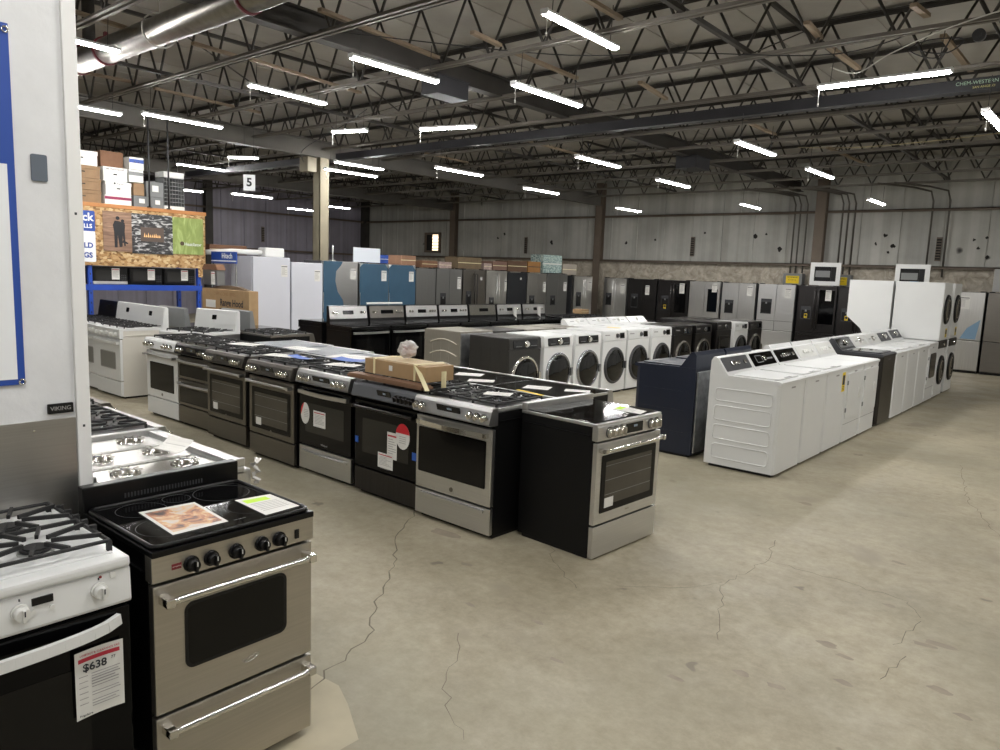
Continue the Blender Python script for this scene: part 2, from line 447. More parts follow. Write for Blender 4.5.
def burner(root, x, y, z, r=.045, m=IRON, base=STEEL):
    b = MB(); b.cyl((x, y, z), r * 1.25, .006, 'z', 18); b.use(1).cyl((x, y, z + .006), r, .010, 'z', 18); b.cyl((x, y, z + .016), r * .7, .004, 'z', 18)
    b.build('burner', [base, m], root)

def make_range(W=.757, D=.64, H=.915, side=BSIDE, front=STEEL, rim=None, top='glass', topm=None, panel='slant', panelm=None, knobs=(), knobm=CHROME,
               kr=.02, kring=None, disp=None, handle='bar', hm=None, window=(.075, .16, .09, .12, .01), wmat=WINDOW, wborder=BGLASS, glassdoor=False, doorz=(.235, .775),
               drawer=True, dhandle=None, back=None, stickers=(), logo=None, double=False, hz=None, drawerm=None, cap=None, lowback=None, name='range', grates=3, dbot=.035):
    root = empty(name)
    rim = rim or front; panelm = panelm or front; hm = hm or front; hw = W / 2
    b = MB(); b.box(-hw + .004, hw - .004, .03, D, .025, H - .025, .004)
    b.use(1).box(-hw + .02, hw - .02, .05, D - .03, 0, .04)
    for s in (-1, 1):     # pressed line in the side sheet
        b.use(0).box(s * hw - .0045, s * hw + .0045, .06, D - .03, H - .09, H - .084)
    b.build('body', [side, BPLAS], root)
    # cooktop
    c = MB()
    fy = -.012 if panel != 'flat' else .0
    if top == 'glass':
        c.box(-hw, hw, fy, D, H - .028, H - .006, .004)
        c.use(1).box(-hw + .012, hw - .012, fy + .03, D - .03, H - .008, H + .0015, .001)
        c.use(2)
        for bx, by, br in ((-.2, .19, .105), (.19, .2, .085), (-.19, .45, .085), (.2, .45, .105), (0, .5, .05)):
            bx *= W / .757; by *= D / .64
            pts = [(bx + br * math.cos(2 * PI * i / 36), by + br * math.sin(2 * PI * i / 36), H + .0015) for i in range(36)]
            c.tube(pts, .0012, 4, True, flat=.4)
        c.build('cooktop', [rim, topm or BGLASS, DPLAS], root)
    elif top == 'gas':
        c.box(-hw, hw, fy, D, H - .028, H - .004, .005)
        c.use(1).box(-hw + .03, hw - .03, fy + .05, D - .045, H - .006, H, .002)
        for s in (-1, 1): c.use(0).box(s * hw - (.016 if s > 0 else 0), s * hw + (.016 if s < 0 else 0), fy, D, H - .006, H + .004, .002)
        c.build('cooktop', [rim, topm or BENAM], root)
        gw = (W - .09) / grates
        add_grates(root, [-(grates - 1) / 2 * gw + i * gw for i in range(grates)], gw - .006, D - .14, D / 2 + .005, H)
        for bx in ((-gw, gw) if grates == 3 else (-gw / 2, gw / 2)):
            for by in (.2, .44): burner(root, bx, by * D / .64, H)
        if grates == 3: burner(root, 0, .32, H, .035)
    # control panel
    z1 = H - .03; z0 = doorz[1] + (.026 if panel == 'slant' else .012)
    p = MB(); tilt = 0.
    if panel == 'slant':
        out = [(.035, z0), (-.028, z0), (-.046, z0 + .012), (-.022, H - .018), (-.005, H + .006), (.045, H + .006), (.045, z0)]
        p.prism(out, 'x', -hw, hw)
        tilt = math.atan2(.024, H - .018 - z0 - .012); py = -.036; pz = (z0 + H) / 2
    elif panel == 'flat':
        p.box(-hw, hw, -.008, .04, z0, H - .02, .008); py = -.008; pz = (z0 + H - .02) / 2
    elif panel == 'thin':
        p.box(-hw, hw, -.008, .04, z0, H - .025, .003); py = -.008; pz = (z0 + H - .02) / 2
    cp = p.build('control_panel', panelm, root)
    for kx in knobs: knob(cp, kx * W / .757, py, pz, kr * 1.12, knobm, tilt, mark=WPLAS if knobm in (BPLAS,) else None, ring=kring or (DPLAS if knobm is CHROME else None))
    if disp:
        d = MB(); M = Matrix.Translation((0, py, pz)) @ Matrix.Rotation(tilt, 4, 'X')
        d.box(disp[0], disp[1], -.004, .002, -.033, .033, .002, M=M)
        d.use(1).box((disp[0] * .55 + disp[1] * .45), (disp[0] * .35 + disp[1] * .65), -.0046, -.004, .004, .018, M=M)
        d.build('display', [DISP, DISPB], cp)
    # door(s)
    def door(za, zb, hzz):
        d = MB()
        d.box(-hw + .004, hw - .004, -.004, .03, za, zb, .005)
        dm = DGLASS if glassdoor else front
        dr = d.build('oven_door', dm, root)
        wl, wb, wr, wt, rr = window
        if not glassdoor:
            w = MB(); w.prism(rrect(-hw + wl, hw - wr, za + wb, zb - wt, rr), 'y', -.0065, -.003)
            bz = .048 if wborder is BGLASS and wmat is WINL else .012
            w.use(1).prism(rrect(-hw + wl + bz, hw - wr - bz, za + wb + bz, zb - wt - bz, max(rr * .6, .004)), 'y', -.0072, -.0064)
            wo = w.build('oven_window', [DGLASS if wborder is BGLASS else wborder, wmat], dr)
            if wmat is WINL:
                k = MB()
                for q in (.3, .55, .8):
                    zz = za + wb + (zb - wt - za - wb) * q
                    k.box(-hw + wl + .05, hw - wr - .05, -.0078, -.0072, zz, zz + .003)
                k.build('oven_rack', GPLAS, wo)
        else:
            w = MB(); w.prism(rrect(-hw + .10, hw - .10, za + .12, zb - .14, .01), 'y', -.0055, -.0035)
            w.build('oven_window', [mat('dark_window_tint', (13, 13, 13), .1)], dr)
        if handle == 'bar': handle_bar(dr, -hw + .02, hw - .02, -.003, hzz, .012, hm, cap)
        elif handle == 'bow': handle_bar(dr, -hw + .03, hw - .03, -.003, hzz, .013, hm, cap, .02, .035)
        elif handle == 'flatbow': handle_bar(dr, -hw + .035, hw - .035, -.003, hzz, .013, hm, cap, .022, .03, flat=True)
        return dr
    if double:
        door(.53, doorz[1], doorz[1] - .045); dr = door(.235, .52, .475)
    else: dr = door(doorz[0], doorz[1], hz or doorz[1] - .045)
    if drawer:
        d = MB(); d.box(-hw + .004, hw - .004, -.004, .03, dbot, doorz[0] - .012, .005)
        if dhandle == 'lip': d.box(-hw + .06, hw - .06, -.02, -.002, doorz[0] - .05, doorz[0] - .028, .006)
        do = d.build('storage_drawer', drawerm or front, root)
        if dhandle == 'bar': handle_bar(do, -hw + .02, hw - .02, -.003, doorz[0] - .05, .012, hm, cap)
        elif dhandle == 'bow': handle_bar(do, -hw + .05, hw - .05, -.003, doorz[0] - .055, .010, hm, cap, .006, .02)
    if lowback:
        l = MB(); l.box(-hw, hw, D - .05, D, H - .01, H + lowback, .006)
        if lowback > .05:
            for i in range(26): l.use(1).box(-.16 + i * .012, -.155 + i * .012, D - .052, D - .049, H + lowback * .25, H + lowback * .45)
        l.build('backguard', [rim if lowback < .07 else topm or BENAM, DPLAS], root)
    if back:
        bm_, h, face, kn, dp = back
        l = MB()
        out = [(D - .10, H - .01), (D - .085, H + .03), (D - .045, H + h), (D - .02, H + h + .008), (D, H + h - .01), (D, H - .01)]
        l.prism(out, 'x', -hw + .003, hw - .003)
        bo = l.build('backguard', bm_, root)
        ang = -math.atan2(.04, h - .03)
        M = Matrix.Translation((0, D - .0655, H + .03 + (h - .03) / 2)) @ Matrix.Rotation(ang, 4, 'X')
        f = MB(); f.prism(rrect(-hw + .012, hw - .012, -(h - .03) / 2 + .05, (h - .03) / 2 - .004, .02), 'y', -.004, .003, M=M)
        fo = f.build('control_panel', face, bo)
        hh = .022
        if dp:
            d = MB(); d.prism(rrect(dp[0], dp[1], -.008, .055, .01), 'y', -.0065, -.003, M=M)
            d.build('display', DISP, fo)
        for kx in kn:
            k = MB(); k.cyl((kx, -.004, .023), .023, -.022, 'y', 16, .019, M=M); k.box(kx - .004, kx + .004, -.034, -.026, .004, .042, M=M)
            k.build('knob', knobm, fo)
    if logo:
        if logo == 'round':
            e = MB(); e.cyl((0, -.004, doorz[0] + .045), .017, -.003, 'y', 20); e.build('emblem', STEELD, dr)
        else:
            text_mesh(logo, .022, CHROME if not glassdoor else INK, 'emblem', dr, (0, -.0075 if not glassdoor else -.0046, doorz[0] + .045 if not glassdoor else doorz[0] + .035))
    for st in stickers: sticker(dr, *st[1:5], y=-.0078 if not glassdoor else -.0060, kind=st[0])
    return root

KX = (-.30, -.235, -.17, .235, .30)
def range_white_gas():
    return make_range(side=CREAMM, front=WENAM, top='gas', panel='slant', knobs=(-.3, -.22, -.14, .14, .22, .3), knobm=CHROME, hm=STEEL, window=(.09, .09, .09, .13, .012), wmat=WINDOW, logo='round')
def range_double():
    return make_range(front=STEELD, top='gas', panel='slant', knobs=(-.28, -.2, .2, .28), disp=(-.1, .1), handle='bow', hm=STEEL, double=True, window=(.045, .03, .045, .085, .01), panelm=BSTEEL, dhandle=None)
def range_grey_knobs():
    return make_range(front=STEELD, top='gas', panel='slant', knobs=(-.31, -.255, -.2, .2, .255, .31), disp=(-.11, .1), window=(.055, .05, .055, .1, .01), wmat=WINL, wborder=BGLASS, hm=STEEL, logo='round', stickers=(('blank', -.25, -.16, .32, .39),))
def range_black_door():
    return make_range(front=STEEL, top='gas', panel='slant', knobs=(-.3, -.24, -.18, .19, .25, .31), disp=(-.12, .12), glassdoor=True, handle='flatbow', hm=STEEL, dhandle='bow', doorz=(.255, .775),
                      logo='Whirlpool', knobm=CHROME, stickers=(('leftoval', -.345, -.215, .44, .63), ('lines', -.155, .02, .44, .58)))
def range_black_stainless():
    r = make_range(front=BSTEEL, top='gas', panel='slant', knobs=(.17, .215, .26, .305, .35), knobm=BSTEEL, disp=(-.06, .10), glassdoor=True, handle='bar', hm=BSTEEL, panelm=mat('graphite_panel', (112, 114, 118), .42, .7), doorz=(.235, .775), logo='SAMSUNG',
                   stickers=(('oval', .13, .29, .46, .66), ('lines', .03, .145, .36, .57), ('lines', -.08, .10, .27, .39), ('blue', -.37, -.33, .42, .47), ('blue', .32, .37, .40, .46)))
    return r
def range_steel_slide():
    return make_range(front=STEEL, top='gas', panel='slant', knobs=(-.34, -.28, .2, .265, .33), knobm=CHROME, disp=(-.13, .1), handle='flatbow', hm=CHROME, window=(.03, .12, .055, .085, .012), wmat=WINDOW, dhandle='lip', logo='round')
def range_end():
    r = make_range(front=STEEL, top='glass', panel='flat', H=.905, D=.64, dbot=.012, knobs=(-.255, -.19, -.125, .235, .30), knobm=CHROME, disp=(-.07, .13), wmat=WINL, window=(.06, .07, .055, .085, .012), hm=CHROME, lowback=.045, logo='beko',
                   stickers=(('blank', -.27, -.17, .335, .40),), kr=.026)
    return r
def range_glass_slide():
    return make_range(front=STEEL, top='glass', panel='slant', knobs=(-.3, -.24, .24, .3), disp=(-.1, .1), stickers=())
def range_gas_slide():
    return make_range(front=STEELD, top='gas', panel='slant', knobs=(-.3, -.24, -.18, .24, .3), disp=(-.1, .1))
def range_grey_glass():
    return make_range(front=STEEL, top='glass', topm=mat('grey_glass_top', (86, 92, 100), .28, .2), panel='slant', knobs=(-.3, -.24, .24, .3), disp=(-.1, .1))
def range_white_console():
    return make_range(side=CREAMM, front=WENAM, top='gas', topm=WENAM, panel='thin', knobs=(-.27, -.16, 0, .16, .27), knobm=WPLAS, kr=.024, window=(.14, .14, .14, .17, .02), wmat=mat('grey_oven_window', (122, 122, 118), .15), wborder=INK,
                      hm=WPLAS, handle='flatbow', back=(WENAM, .27, WENAM, (), (-.05, .04)))
def range_white_electric():
    return make_range(side=GREYSTEEL, front=WENAM, top='gas', topm=WENAM, panel='thin', knobs=(-.27, -.16, .16, .27), knobm=WPLAS, back=(WENAM, .27, WENAM, (), (-.06, .02)), handle='flatbow', hm=WPLAS)
def range_black_console():
    return make_range(side=BSIDE, front=BENAM, top='gas', panel='thin', knobs=(-.27, -.16, .16, .27), knobm=BPLAS, back=(BENAM, .26, BENAM, (), (-.06, .06)), handle='flatbow', hm=BENAM, glassdoor=True)
def range_grey_console():
    return make_range(side=GREYSTEEL, front=STEELD, top='glass', panel='thin', back=(GPLAS, .26, STEELD, (-.28, -.2, .2, .28), (-.08, .08)))
def row_range(face, kn, dp, hm=STEEL):
    def f():
        return make_range(W=.79, side=BSIDE, front=BENAM, rim=BENAM, top='glass', panel='thin', panelm=BENAM, glassdoor=True, handle='flatbow', hm=hm, back=(BENAM, .285, face, kn, dp), doorz=(.235, .84), H=.90, drawerm=BENAM)
    return f

def foreground_range():
    """24 inch electric range, rounded window, five black knobs"""
    W, D, H = .608, .57, .915
    r = make_range(W=W, D=D, H=H, side=BENAM, front=STEELW, rim=BENAM, top='glass', panel='thin', panelm=STEELW, doorz=(.347, .79), knobs=(), handle='bar', hm=CHROME, cap=CHROME, hz=.745,
                   window=(.105, .125, .115, .085, .03), wmat=mat('smoked_window', (12, 12, 11), .15, spec=.25), wborder=BPLAS, dhandle='bar', lowback=.085, stickers=())
    for o in r.children:
        if o.name.startswith('control_panel'):
            for kx in (-.175, -.105, -.015, .085, .155): knob(o, kx, -.008, .838, .021, BPLAS, 0, mark=WPLAS, ring=BPLAS)
            s = MB(); s.box(.222, .240, -.012, -.008, .82, .855, .002); s.build('rocker_switch', BPLAS, o)
            s = MB(); s.box(-.240, -.208, -.0095, -.008, .833, .852); s.build('red_label', mat('dark_red_label', (110, 34, 40), .6), o)
            text_mesh('HOT SURFACE', .0042, WPLAS, 'label_text', o, (-.224, -.0098, .8425))
        if o.name.startswith('oven_door'):
            e = MB(); e.tube([(.045 + .03 * math.cos(2 * PI * i / 24), -.0062, .422 + .008 * math.sin(2 * PI * i / 24) + .006 * math.cos(2 * PI * i / 24)) for i in range(24)], .0012, 5, True)
            e.build('emblem_ring', CHROME, o)
            text_mesh('Whirlpool', .014, CHROME, 'emblem', o, (.035, -.0062, .422))
        if o.name.startswith('cooktop'):
            m = MB()                                     # raised rolled rim of the porcelain top
            pts = rrect(-W / 2 + .012, W / 2 - .012, .004, D - .055, .03)
            m.tube([(p, q, H + .002) for p, q in pts], .008, 8, True)
            m.build('raised_rim', BENAM, o)
            text_mesh('HOT SURFACE', .007, GPLAS, 'surface_print', o, (.05, .075, H + .002), (0, 0, 0))
    return r

def foreground_gas():
    """white gas range with black glass door at the picture edge"""
    W, D, H = .757, .62, .925
    root = empty('range'); hw = W / 2
    b = MB(); b.box(-hw + .004, hw - .004, .03, D, .02, H - .04, .005); b.build('body', BSIDE, root)
    c = MB()
    c.box(-hw, hw, -.012, D, H - .045, H - .012, .010)
    c.box(-hw + .028, hw - .028, .045, D - .03, H - .014, H - .006, .004)
    for gx in (-.18, .18):                                # soft wells round the burners
        for gy in (.18, .43): c.lathe((gx, gy, H - .006), [(.105, 0), (.095, .003), (.07, .001), (.05, .002)], 'z', 28)
    c.build('cooktop', WENAM, root)
    for gx in (-.18, .18):
        g = MB(); w, y0, y1, t, z = .33, .06, .57, .012, H + .026
        x0, x1 = gx - w / 2, gx + w / 2
        g.tube([(x0, y0, z), (x1, y0, z), (x1, y1, z), (x0, y1, z)], t * .55, 6, True)
        g.bar((x0, (y0 + y1) / 2, z), (x1, (y0 + y1) / 2, z), t, t)
        for gy in (.185, .445):
            for k in range(8):
                a = 2 * PI * k / 8 + PI / 8
                dx, dy = math.cos(a), math.sin(a)
                ex = min((w / 2) / max(abs(dx), 1e-5), .125 / max(abs(dy), 1e-5))
                g.bar((gx + dx * .042, gy + dy * .042, z + .004), (gx + dx * ex, gy + dy * ex, z + .004), t * .85, t * 1.1)
        for x in (x0, x1):
            for y in (y0, (y0 + y1) / 2, y1): g.box(x - .007, x + .007, y - .007, y + .007, H - .008, z)
        for i in range(5): g.box(x1 - .004, x1 + .016, y1 - .10 - i * .07, y1 - .088 - i * .07, z - .005, z + .014)
        g.build('grate', IRON, root)
        for gy in (.185, .445):
            q = MB(); q.cyl((gx, gy, H - .006), .05, .010, 'z', 22); q.use(1).cyl((gx, gy, H + .004), .042, .008, 'z', 22); q.cyl((gx, gy, H + .012), .034, .004, 'z', 22)
            q.build('burner', [STEEL, IRON], root)
    p = MB(); p.prism([(.04, .765), (-.004, .765), (-.010, .775), (-.004, H - .052), (.006, H - .046), (.04, H - .046)], 'x', -hw, hw)
    cp = p.build('control_panel', WENAM, root)
    for kx in (.075, .285, -.30, -.20, -.09):
        knob(cp, kx, -.008, .828, .022, WPLAS, .03, mark=DINK)
        q = MB(); q.box(kx - .0015, kx + .0015, -.0105, -.006, .860, .867); q.build('knob_mark', DINK, cp)
    d = MB(); d.box(.105, .160, -.012, -.006, .836, .858, .001); d.build('display', BPLAS, cp)
    for x in (.108, .156):
        q = MB(); q.cyl((x, -.007, .818), .007, -.006, 'y', 14); q.build('push_button', WPLAS, cp)
    q = MB(); q.cyl((.29, -.007, .868), .004, -.003, 'y', 12); q.build('indicator_light', mat('red_lamp', (120, 20, 24), .3), cp)
    q = MB(); q.box(.318, .334, -.0105, -.005, .856, .874, .001); q.build('touch_pad', WPLAS, cp)
    d = MB(); d.box(-hw + .004, hw - .004, -.004, .03, .20, .755, .004); dr = d.build('oven_door', DGLASS, root)
    w = MB(); w.prism(rrect(-.29, .25, .29, .60, .01), 'y', -.006, -.0035); w.build('oven_window', WINDOW, dr)
    h = MB(); n = 17
    pts = [(-.34 + .68 * i / (n - 1), -.012 - .045 * math.sin(PI * i / (n - 1)) ** .6, .708 + .012 * abs(2 * i / (n - 1) - 1) ** 6) for i in range(n)]
    for i in range(n - 1): h.bar(pts[i], pts[i + 1], .016, .034)
    h.build('handle', WENAM, dr)
    # price tag
    t = empty('price_tag'); t.parent = dr; 
    s = MB(); x0, x1, z0, z1 = .205, .345, .44, .655; n = 8
    for i in range(n):
        xa, xb = x0 + (x1 - x0) * i / n, x0 + (x1 - x0) * (i + 1) / n
        ya, yb = [-.008 - .020 * (1 - (j / n)) ** 2 * .6 - .010 * (j / n) ** 3 for j in (i, i + 1)]
        s._add([(xa, ya, z0), (xb, yb, z0), (xb, yb, z1), (xa, ya, z1)], [(0, 1, 2, 3)])
    s.build('card', PAPER, t)
    def yy(x):
        j = (x - x0) / (x1 - x0); return -.0088 - .020 * (1 - j) ** 2 * .6 - .010 * j ** 3
    s = MB()
    for i in range(n):
        xa, xb = x0 + .01 + (x1 - x0 - .02) * i / n, x0 + .01 + (x1 - x0 - .02) * (i + 1) / n
        s._add([(xa, yy(xa), z1 - .036), (xb, yy(xb), z1 - .036), (xb, yy(xb), z1 - .023), (xa, yy(xa), z1 - .023)], [(0, 1, 2, 3)])
    s.build('red_band', REDINK, t)
    text_mesh('CLOSEOUT & CLEARANCE TAG', .0085, REDINK, 'tag_heading', t, ((x0 + x1) / 2, yy(.27) - .004, z1 - .014))
    text_mesh('$638', .034, DINK, 'tag_price', t, (.262, yy(.25) - .003, z1 - .056), bold=.0007)
    text_mesh('77', .014, DINK, 'tag_cents', t, (.316, yy(.30) - .003, z1 - .049))
    s = MB()
    for i in range(13):
        z = z1 - .080 - i * .0088; xx = random.choice((.33, .335, .32))
        if i not in (6, 9): s.box(.252, xx, yy(.28) - .004, yy(.28) - .003, z, z + (.0032 if i in (2, 3, 4) else .002))
        if i % 2 == 0 and i < 12: s.box(.215, .24, yy(.22) - .003, yy(.22) - .002, z, z + .0018)
    s.build('tag_lines', INK, t)
    text_mesh('Frigidaire', .010, DINK, 'tag_signature', t, (.232, yy(.22) - .003, z0 + .012))
    d = MB(); d.box(-hw + .004, hw - .004, -.004, .03, .03, .19, .005); d.build('storage_drawer', WENAM, root)
    return root

def cooktop_steel():
    """36 inch professional range without grates, seen over the row in front"""
    W, D, H = .86, .66, .92
    root = empty('range'); hw = W / 2
    b = MB(); b.box(-hw, hw, .03, D, .03, H - .06, .005); b.build('body', STEELV, root)
    c = MB()
    c.box(-hw, hw, -.02, D, H - .06, H - .02, .008)
    c.box(-hw, hw, D - .04, D, H - .02, H + .05, .008)
    for s in (-1, 1): c.box(s * hw - (.02 if s > 0 else 0), s * hw + (.02 if s < 0 else 0), -.02, D, H - .02, H + .018, .004)
    c.box(-hw + .02, hw - .02, -.02, .04, H - .02, H + .01, .006)
    c.build('cooktop', STEEL, root)
    for x in (-.28, .0, .28):
        t = MB(); t.prism(rrect(x - .125, x + .125, .07, D - .07, .03), 'z', H - .02, H - .008); t.prism(rrect(x - .11, x + .11, .085, D - .085, .025), 'z', H - .009, H - .0055); t.build('spill_tray', STEELV, root)
        for y in (.19, .45):
            q = MB(); q.lathe((x, y, H - .008), [(.062, 0), (.06, .012), (.045, .016), (.042, .006), (.03, .006), (.026, .024), (0.001, .024)], 'z', 24)
            for k in range(10):
                a = 2 * PI * k / 10; q.bar((x + .042 * math.cos(a), y + .042 * math.sin(a), H + .012), (x + .066 * math.cos(a), y + .066 * math.sin(a), H + .012), .006, .006)
            q.build('burner', CHROME, root)
    p = MB(); p.box(-hw, hw, -.05, .03, H - .16, H - .035, .01); cp = p.build('control_panel', STEEL, root)
    for x in (.07, .21, .35): knob(cp, x, -.05, H - .1, .024, CHROME)
    d = MB(); d.box(-hw + .005, hw - .005, -.01, .03, .16, H - .175, .006); dr = d.build('oven_door', STEEL, root)
    handle_bar(dr, -hw + .03, hw - .03, -.01, H - .22, .014, CHROME, None, .06)
    k = MB(); k.box(-hw + .01, hw - .01, .0, .03, .03, .145, .004); k.build('kick_panel', STEEL, root)
    return root
def cooktop_grated(): 
    return make_range(W=.757, D=.66, side=WENAM, front=STEEL, rim=WENAM, top='gas', topm=BENAM, panel='slant', knobs=(-.3, -.18, .0, .18, .3), kr=.024, lowback=.02)

def embossed_side(m, s, hw, D, zs, r=.006):
    for z0, z1 in zs:
        o = rrect(.07, D - .07, z0, z1, .03)
        m.tube([(s * (hw + .0005), p, q) for p, q in o], r, 6, True)
def make_topload(body=WENAM, panel=WENAM, style='dials', W=.686, D=.70, H=.92, side='grooves', dryer=False, glass=False, lidm=None, tag_=None, con_h=.165, back=WENAM, rnd=.03):
    root = empty('clothes_dryer' if dryer else 'top_load_washer'); hw = W / 2
    m = MB()
    out = [(-hw, D), (-hw, rnd), (-hw + rnd * .35, rnd * .3), (-hw + rnd, 0), (hw - rnd, 0), (hw - rnd * .35, rnd * .3), (hw, rnd), (hw, D)]
    m.prism(out, 'z', .03, H - .035)
    if side == 'grooves':
        for s in (-1, 1): embossed_side(m, s, hw, D, ((.10, .24), (.29, .43), (.48, .62), (.67, .79)))
    else:
        for s in (-1, 1):
            for z in (.25, .48, .68): m.box(s * hw - .002, s * hw + .002, .1, D - .08, z, z + .006)
    m.use(1).box(-hw + .03, hw - .03, .04, D - .04, 0, .035)
    m.build('cabinet', [body, BPLAS], root)
    t = MB()
    out2 = [(-.004, H - .036), (-.006, H - .012), (.02, H), (D, H + .004), (D, H - .036)]
    t.prism(out2, 'x', -hw - .002, hw + .002)
    t.build('top_deck', lidm or body, root)
    if not dryer:
        l = MB(); l.prism(rrect(-hw + .05, hw - .05, .05, D - .19, .05), 'z', H + .001, H + .014)
        if glass: l.use(1).prism(rrect(-hw + .09, hw - .09, .10, D - .23, .04), 'z', H + .014, H + .0155)
        else: l.use(2).prism(rrect(-.08, .08, .052, .075, .008), 'z', H + .0135, H + .0155)
        l.build('lid', [lidm or body, BGLASS, GPLAS], root)
    c = MB()
    out3 = [(D - .19, H), (D - .165, H + .022), (D - .065, H + con_h), (D - .03, H + con_h + .006), (D - .005, H + con_h - .03), (D, H)]
    c.prism(out3, 'x', -hw, hw)
    co = c.build('console', back, root)
    dy, dz = .10, con_h - .022; ang = -math.atan2(dy, dz); L = math.hypot(dy, dz)
    M = Matrix.Translation((0, D - .115, H + .022 + dz / 2)) @ Matrix.Rotation(ang, 4, 'X')
    f = MB(); f.prism(rrect(-hw + .035, hw - .035, -L / 2 + .012, L / 2 - .012, .014), 'y', -.005, .004, M=M)
    fo = f.build('control_panel', panel, co)
    if style == 'dials':
        for x in (-.12, -.05, .02, .19):
            k = MB(); k.cyl((x, -.005, 0), .024, -.02, 'y', 18, .02, M=M); k.build('knob', CHROME if panel is not WENAM and panel is not WPLAS else WPLAS, fo)
    elif style == 'screen':
        k = MB(); k.prism(rrect(-.2, -.03, -.04, .045, .004), 'y', -.007, -.005, M=M); k.use(1).prism(rrect(-.19, -.04, -.032, .037, .004), 'y', -.008, -.007, M=M); k.build('display', [GPLAS, DISP], fo)
        k = MB(); k.cyl((.02, -.005, 0), .03, -.02, 'y', 20, M=M); k.build('knob', CHROME, fo)
        k = MB()
        k.box(.095, .255, -.0058, -.0045, -.015, .005, M=M)
        k.build('key_pattern', GPLAS, fo)
    elif style == 'oneknob':
        k = MB(); k.cyl((0, -.005, .0), .045, -.012, 'y', 26, M=M); k.cyl((0, -.017, 0), .034, -.02, 'y', 22, .03, M=M); k.build('knob', CHROME if panel not in (WENAM,) else WPLAS, fo)
        k = MB()
        k.box(-.22, -.10, -.0065, -.005, -.006, .006, M=M); k.box(.1, .22, -.0065, -.005, -.006, .006, M=M)
        k.build('key_pattern', GPLAS, fo)
    if dryer:
        d = MB(); d.prism(rrect(-hw + .05, hw - .05, .30, H - .09, .02), 'y', -.010, .002)
        do = d.build('dryer_door', body, root)
        h = MB(); h.prism(rrect(hw - .19, hw - .12, .50, .64, .03), 'y', -.016, -.009); h.build('handle', WPLAS, do)
        h = MB(); 
        for z in (.38, .70): h.box(-hw + .035, -hw + .052, -.014, -.002, z, z + .05)
        h.build('hinge', GPLAS, do)
        q = MB(); q.box(-hw + .02, hw - .02, -.0015, .001, .235, .24); q.build('seam', GPLAS, root)
    if tag_ == 'yellow': sticker(root, hw - .16, hw - .05, H - .28, H - .06, y=-.0012, kind='yellow', name='energy_label')
    q = MB(); q.box(-.05, .05, -.0025, 0.002, H - .085, H - .07); q.build('badge', INK, root)
    return root

def make_frontload(body=WENAM, dark=BGLASS, ring=mat('ring_grey', (150, 152, 158), .2, .9), strip=BPLAS, W=.686, D=.70, H=.98, top_style='strip', stand=None, square=False, tagy=False):
    root = empty('front_load_washer'); hw = W / 2
    m = MB(); m.box(-hw, hw, .02, D, .03, H, .012)
    m.box(-hw + .002, hw - .002, -.004, .03, .035, H - .16, .010)
    for s in (-1, 1):
        for i in range(3):
            y0 = .16 + .16 * i; m.box(s * hw - .002, s * hw + .002, y0, y0 + .012, .12, H - .14)
    m.use(1).box(-hw + .03, hw - .03, .04, D - .04, 0, .035)
    m.build('cabinet', [body, BPLAS], root)
    p = MB(); p.prism([(.03, H - .155), (-.008, H - .155), (.004, H - .02), (.02, H - .004), (.03, H - .004)], 'x', -hw + .002, hw - .002)
    cp = p.build('control_panel', body, root)
    ang = -math.atan2(.012, .135)
    M = Matrix.Translation((0, -.003, H - .088)) @ Matrix.Rotation(ang, 4, 'X')
    if top_style == 'strip':
        q = MB(); q.prism(rrect(-.26, .26, -.055, .055, .02), 'y', -.006, .004, M=M); so = q.build('display', BGLASS, cp)
        q = MB(); q.cyl((.02, -.006, 0), .044, -.006, 'y', 24, M=M); q.cyl((.02, -.012, 0), .034, -.022, 'y', 24, .03, M=M); q.build('knob', CHROME, so)
        q = MB()
        q.box(-.21, -.09, -.0075, -.006, -.03, -.024, M=M); q.box(.11, .24, -.0075, -.006, -.03, -.024, M=M)
        q.build('key_pattern', GPLAS, so)
    else:
        q = MB(); q.prism(rrect(.14, .27, -.045, .045, .008), 'y', -.005, .004, M=M); q.build('display', BGLASS, cp)
        q = MB(); q.cyl((.055, -.001, 0), .040, -.006, 'y', 24, M=M); q.use(1).cyl((.055, -.006, 0), .031, -.024, 'y', 24, .028, M=M); q.build('knob', [CHROME, DPLAS], cp)
        q = MB(); q.box(-.29, -.16, -.003, .0, .01, .025, M=M); q.build('badge', INK, cp)
    d = MB(); cz = .45; r = .275
    if square:
        d.prism(rrect(-.27, .27, .22, .76, .06), 'y', -.03, .0); do = d.build('door', body, root)
        g = MB(); g.prism(rrect(-.2, .2, .3, .7, .05), 'y', -.034, -.029); g.build('door_glass', BGLASS, do)
    else:
        d.lathe((0, 0, cz), [(r + .012, .002), (r + .014, -.016), (r + .004, -.032), (r - .018, -.036), (r - .03, -.026), (r - .034, .0)], 'y', 40)
        do = d.build('door_ring', ring, root)
        g = MB(); g.lathe((0, 0, cz), [(r - .024, -.030), (r - .05, -.040), (r - .12, -.046), (.001, -.048)], 'y', 40)
        g.build('door_glass', dark, do)
        h = MB(); h.box(r - .022, r + .02, -.060, -.040, cz - .06, cz + .06, .006); h.build('handle', ring, do)
    q = MB(); q.box(-hw + .03, hw - .03, -.006, .0, .05, .16, .004); q.build('kick_panel', body, root)
    if tagy: sticker(root, -.3, -.2, .70, .82, y=-.006, kind='yellow', name='energy_label')
    return root

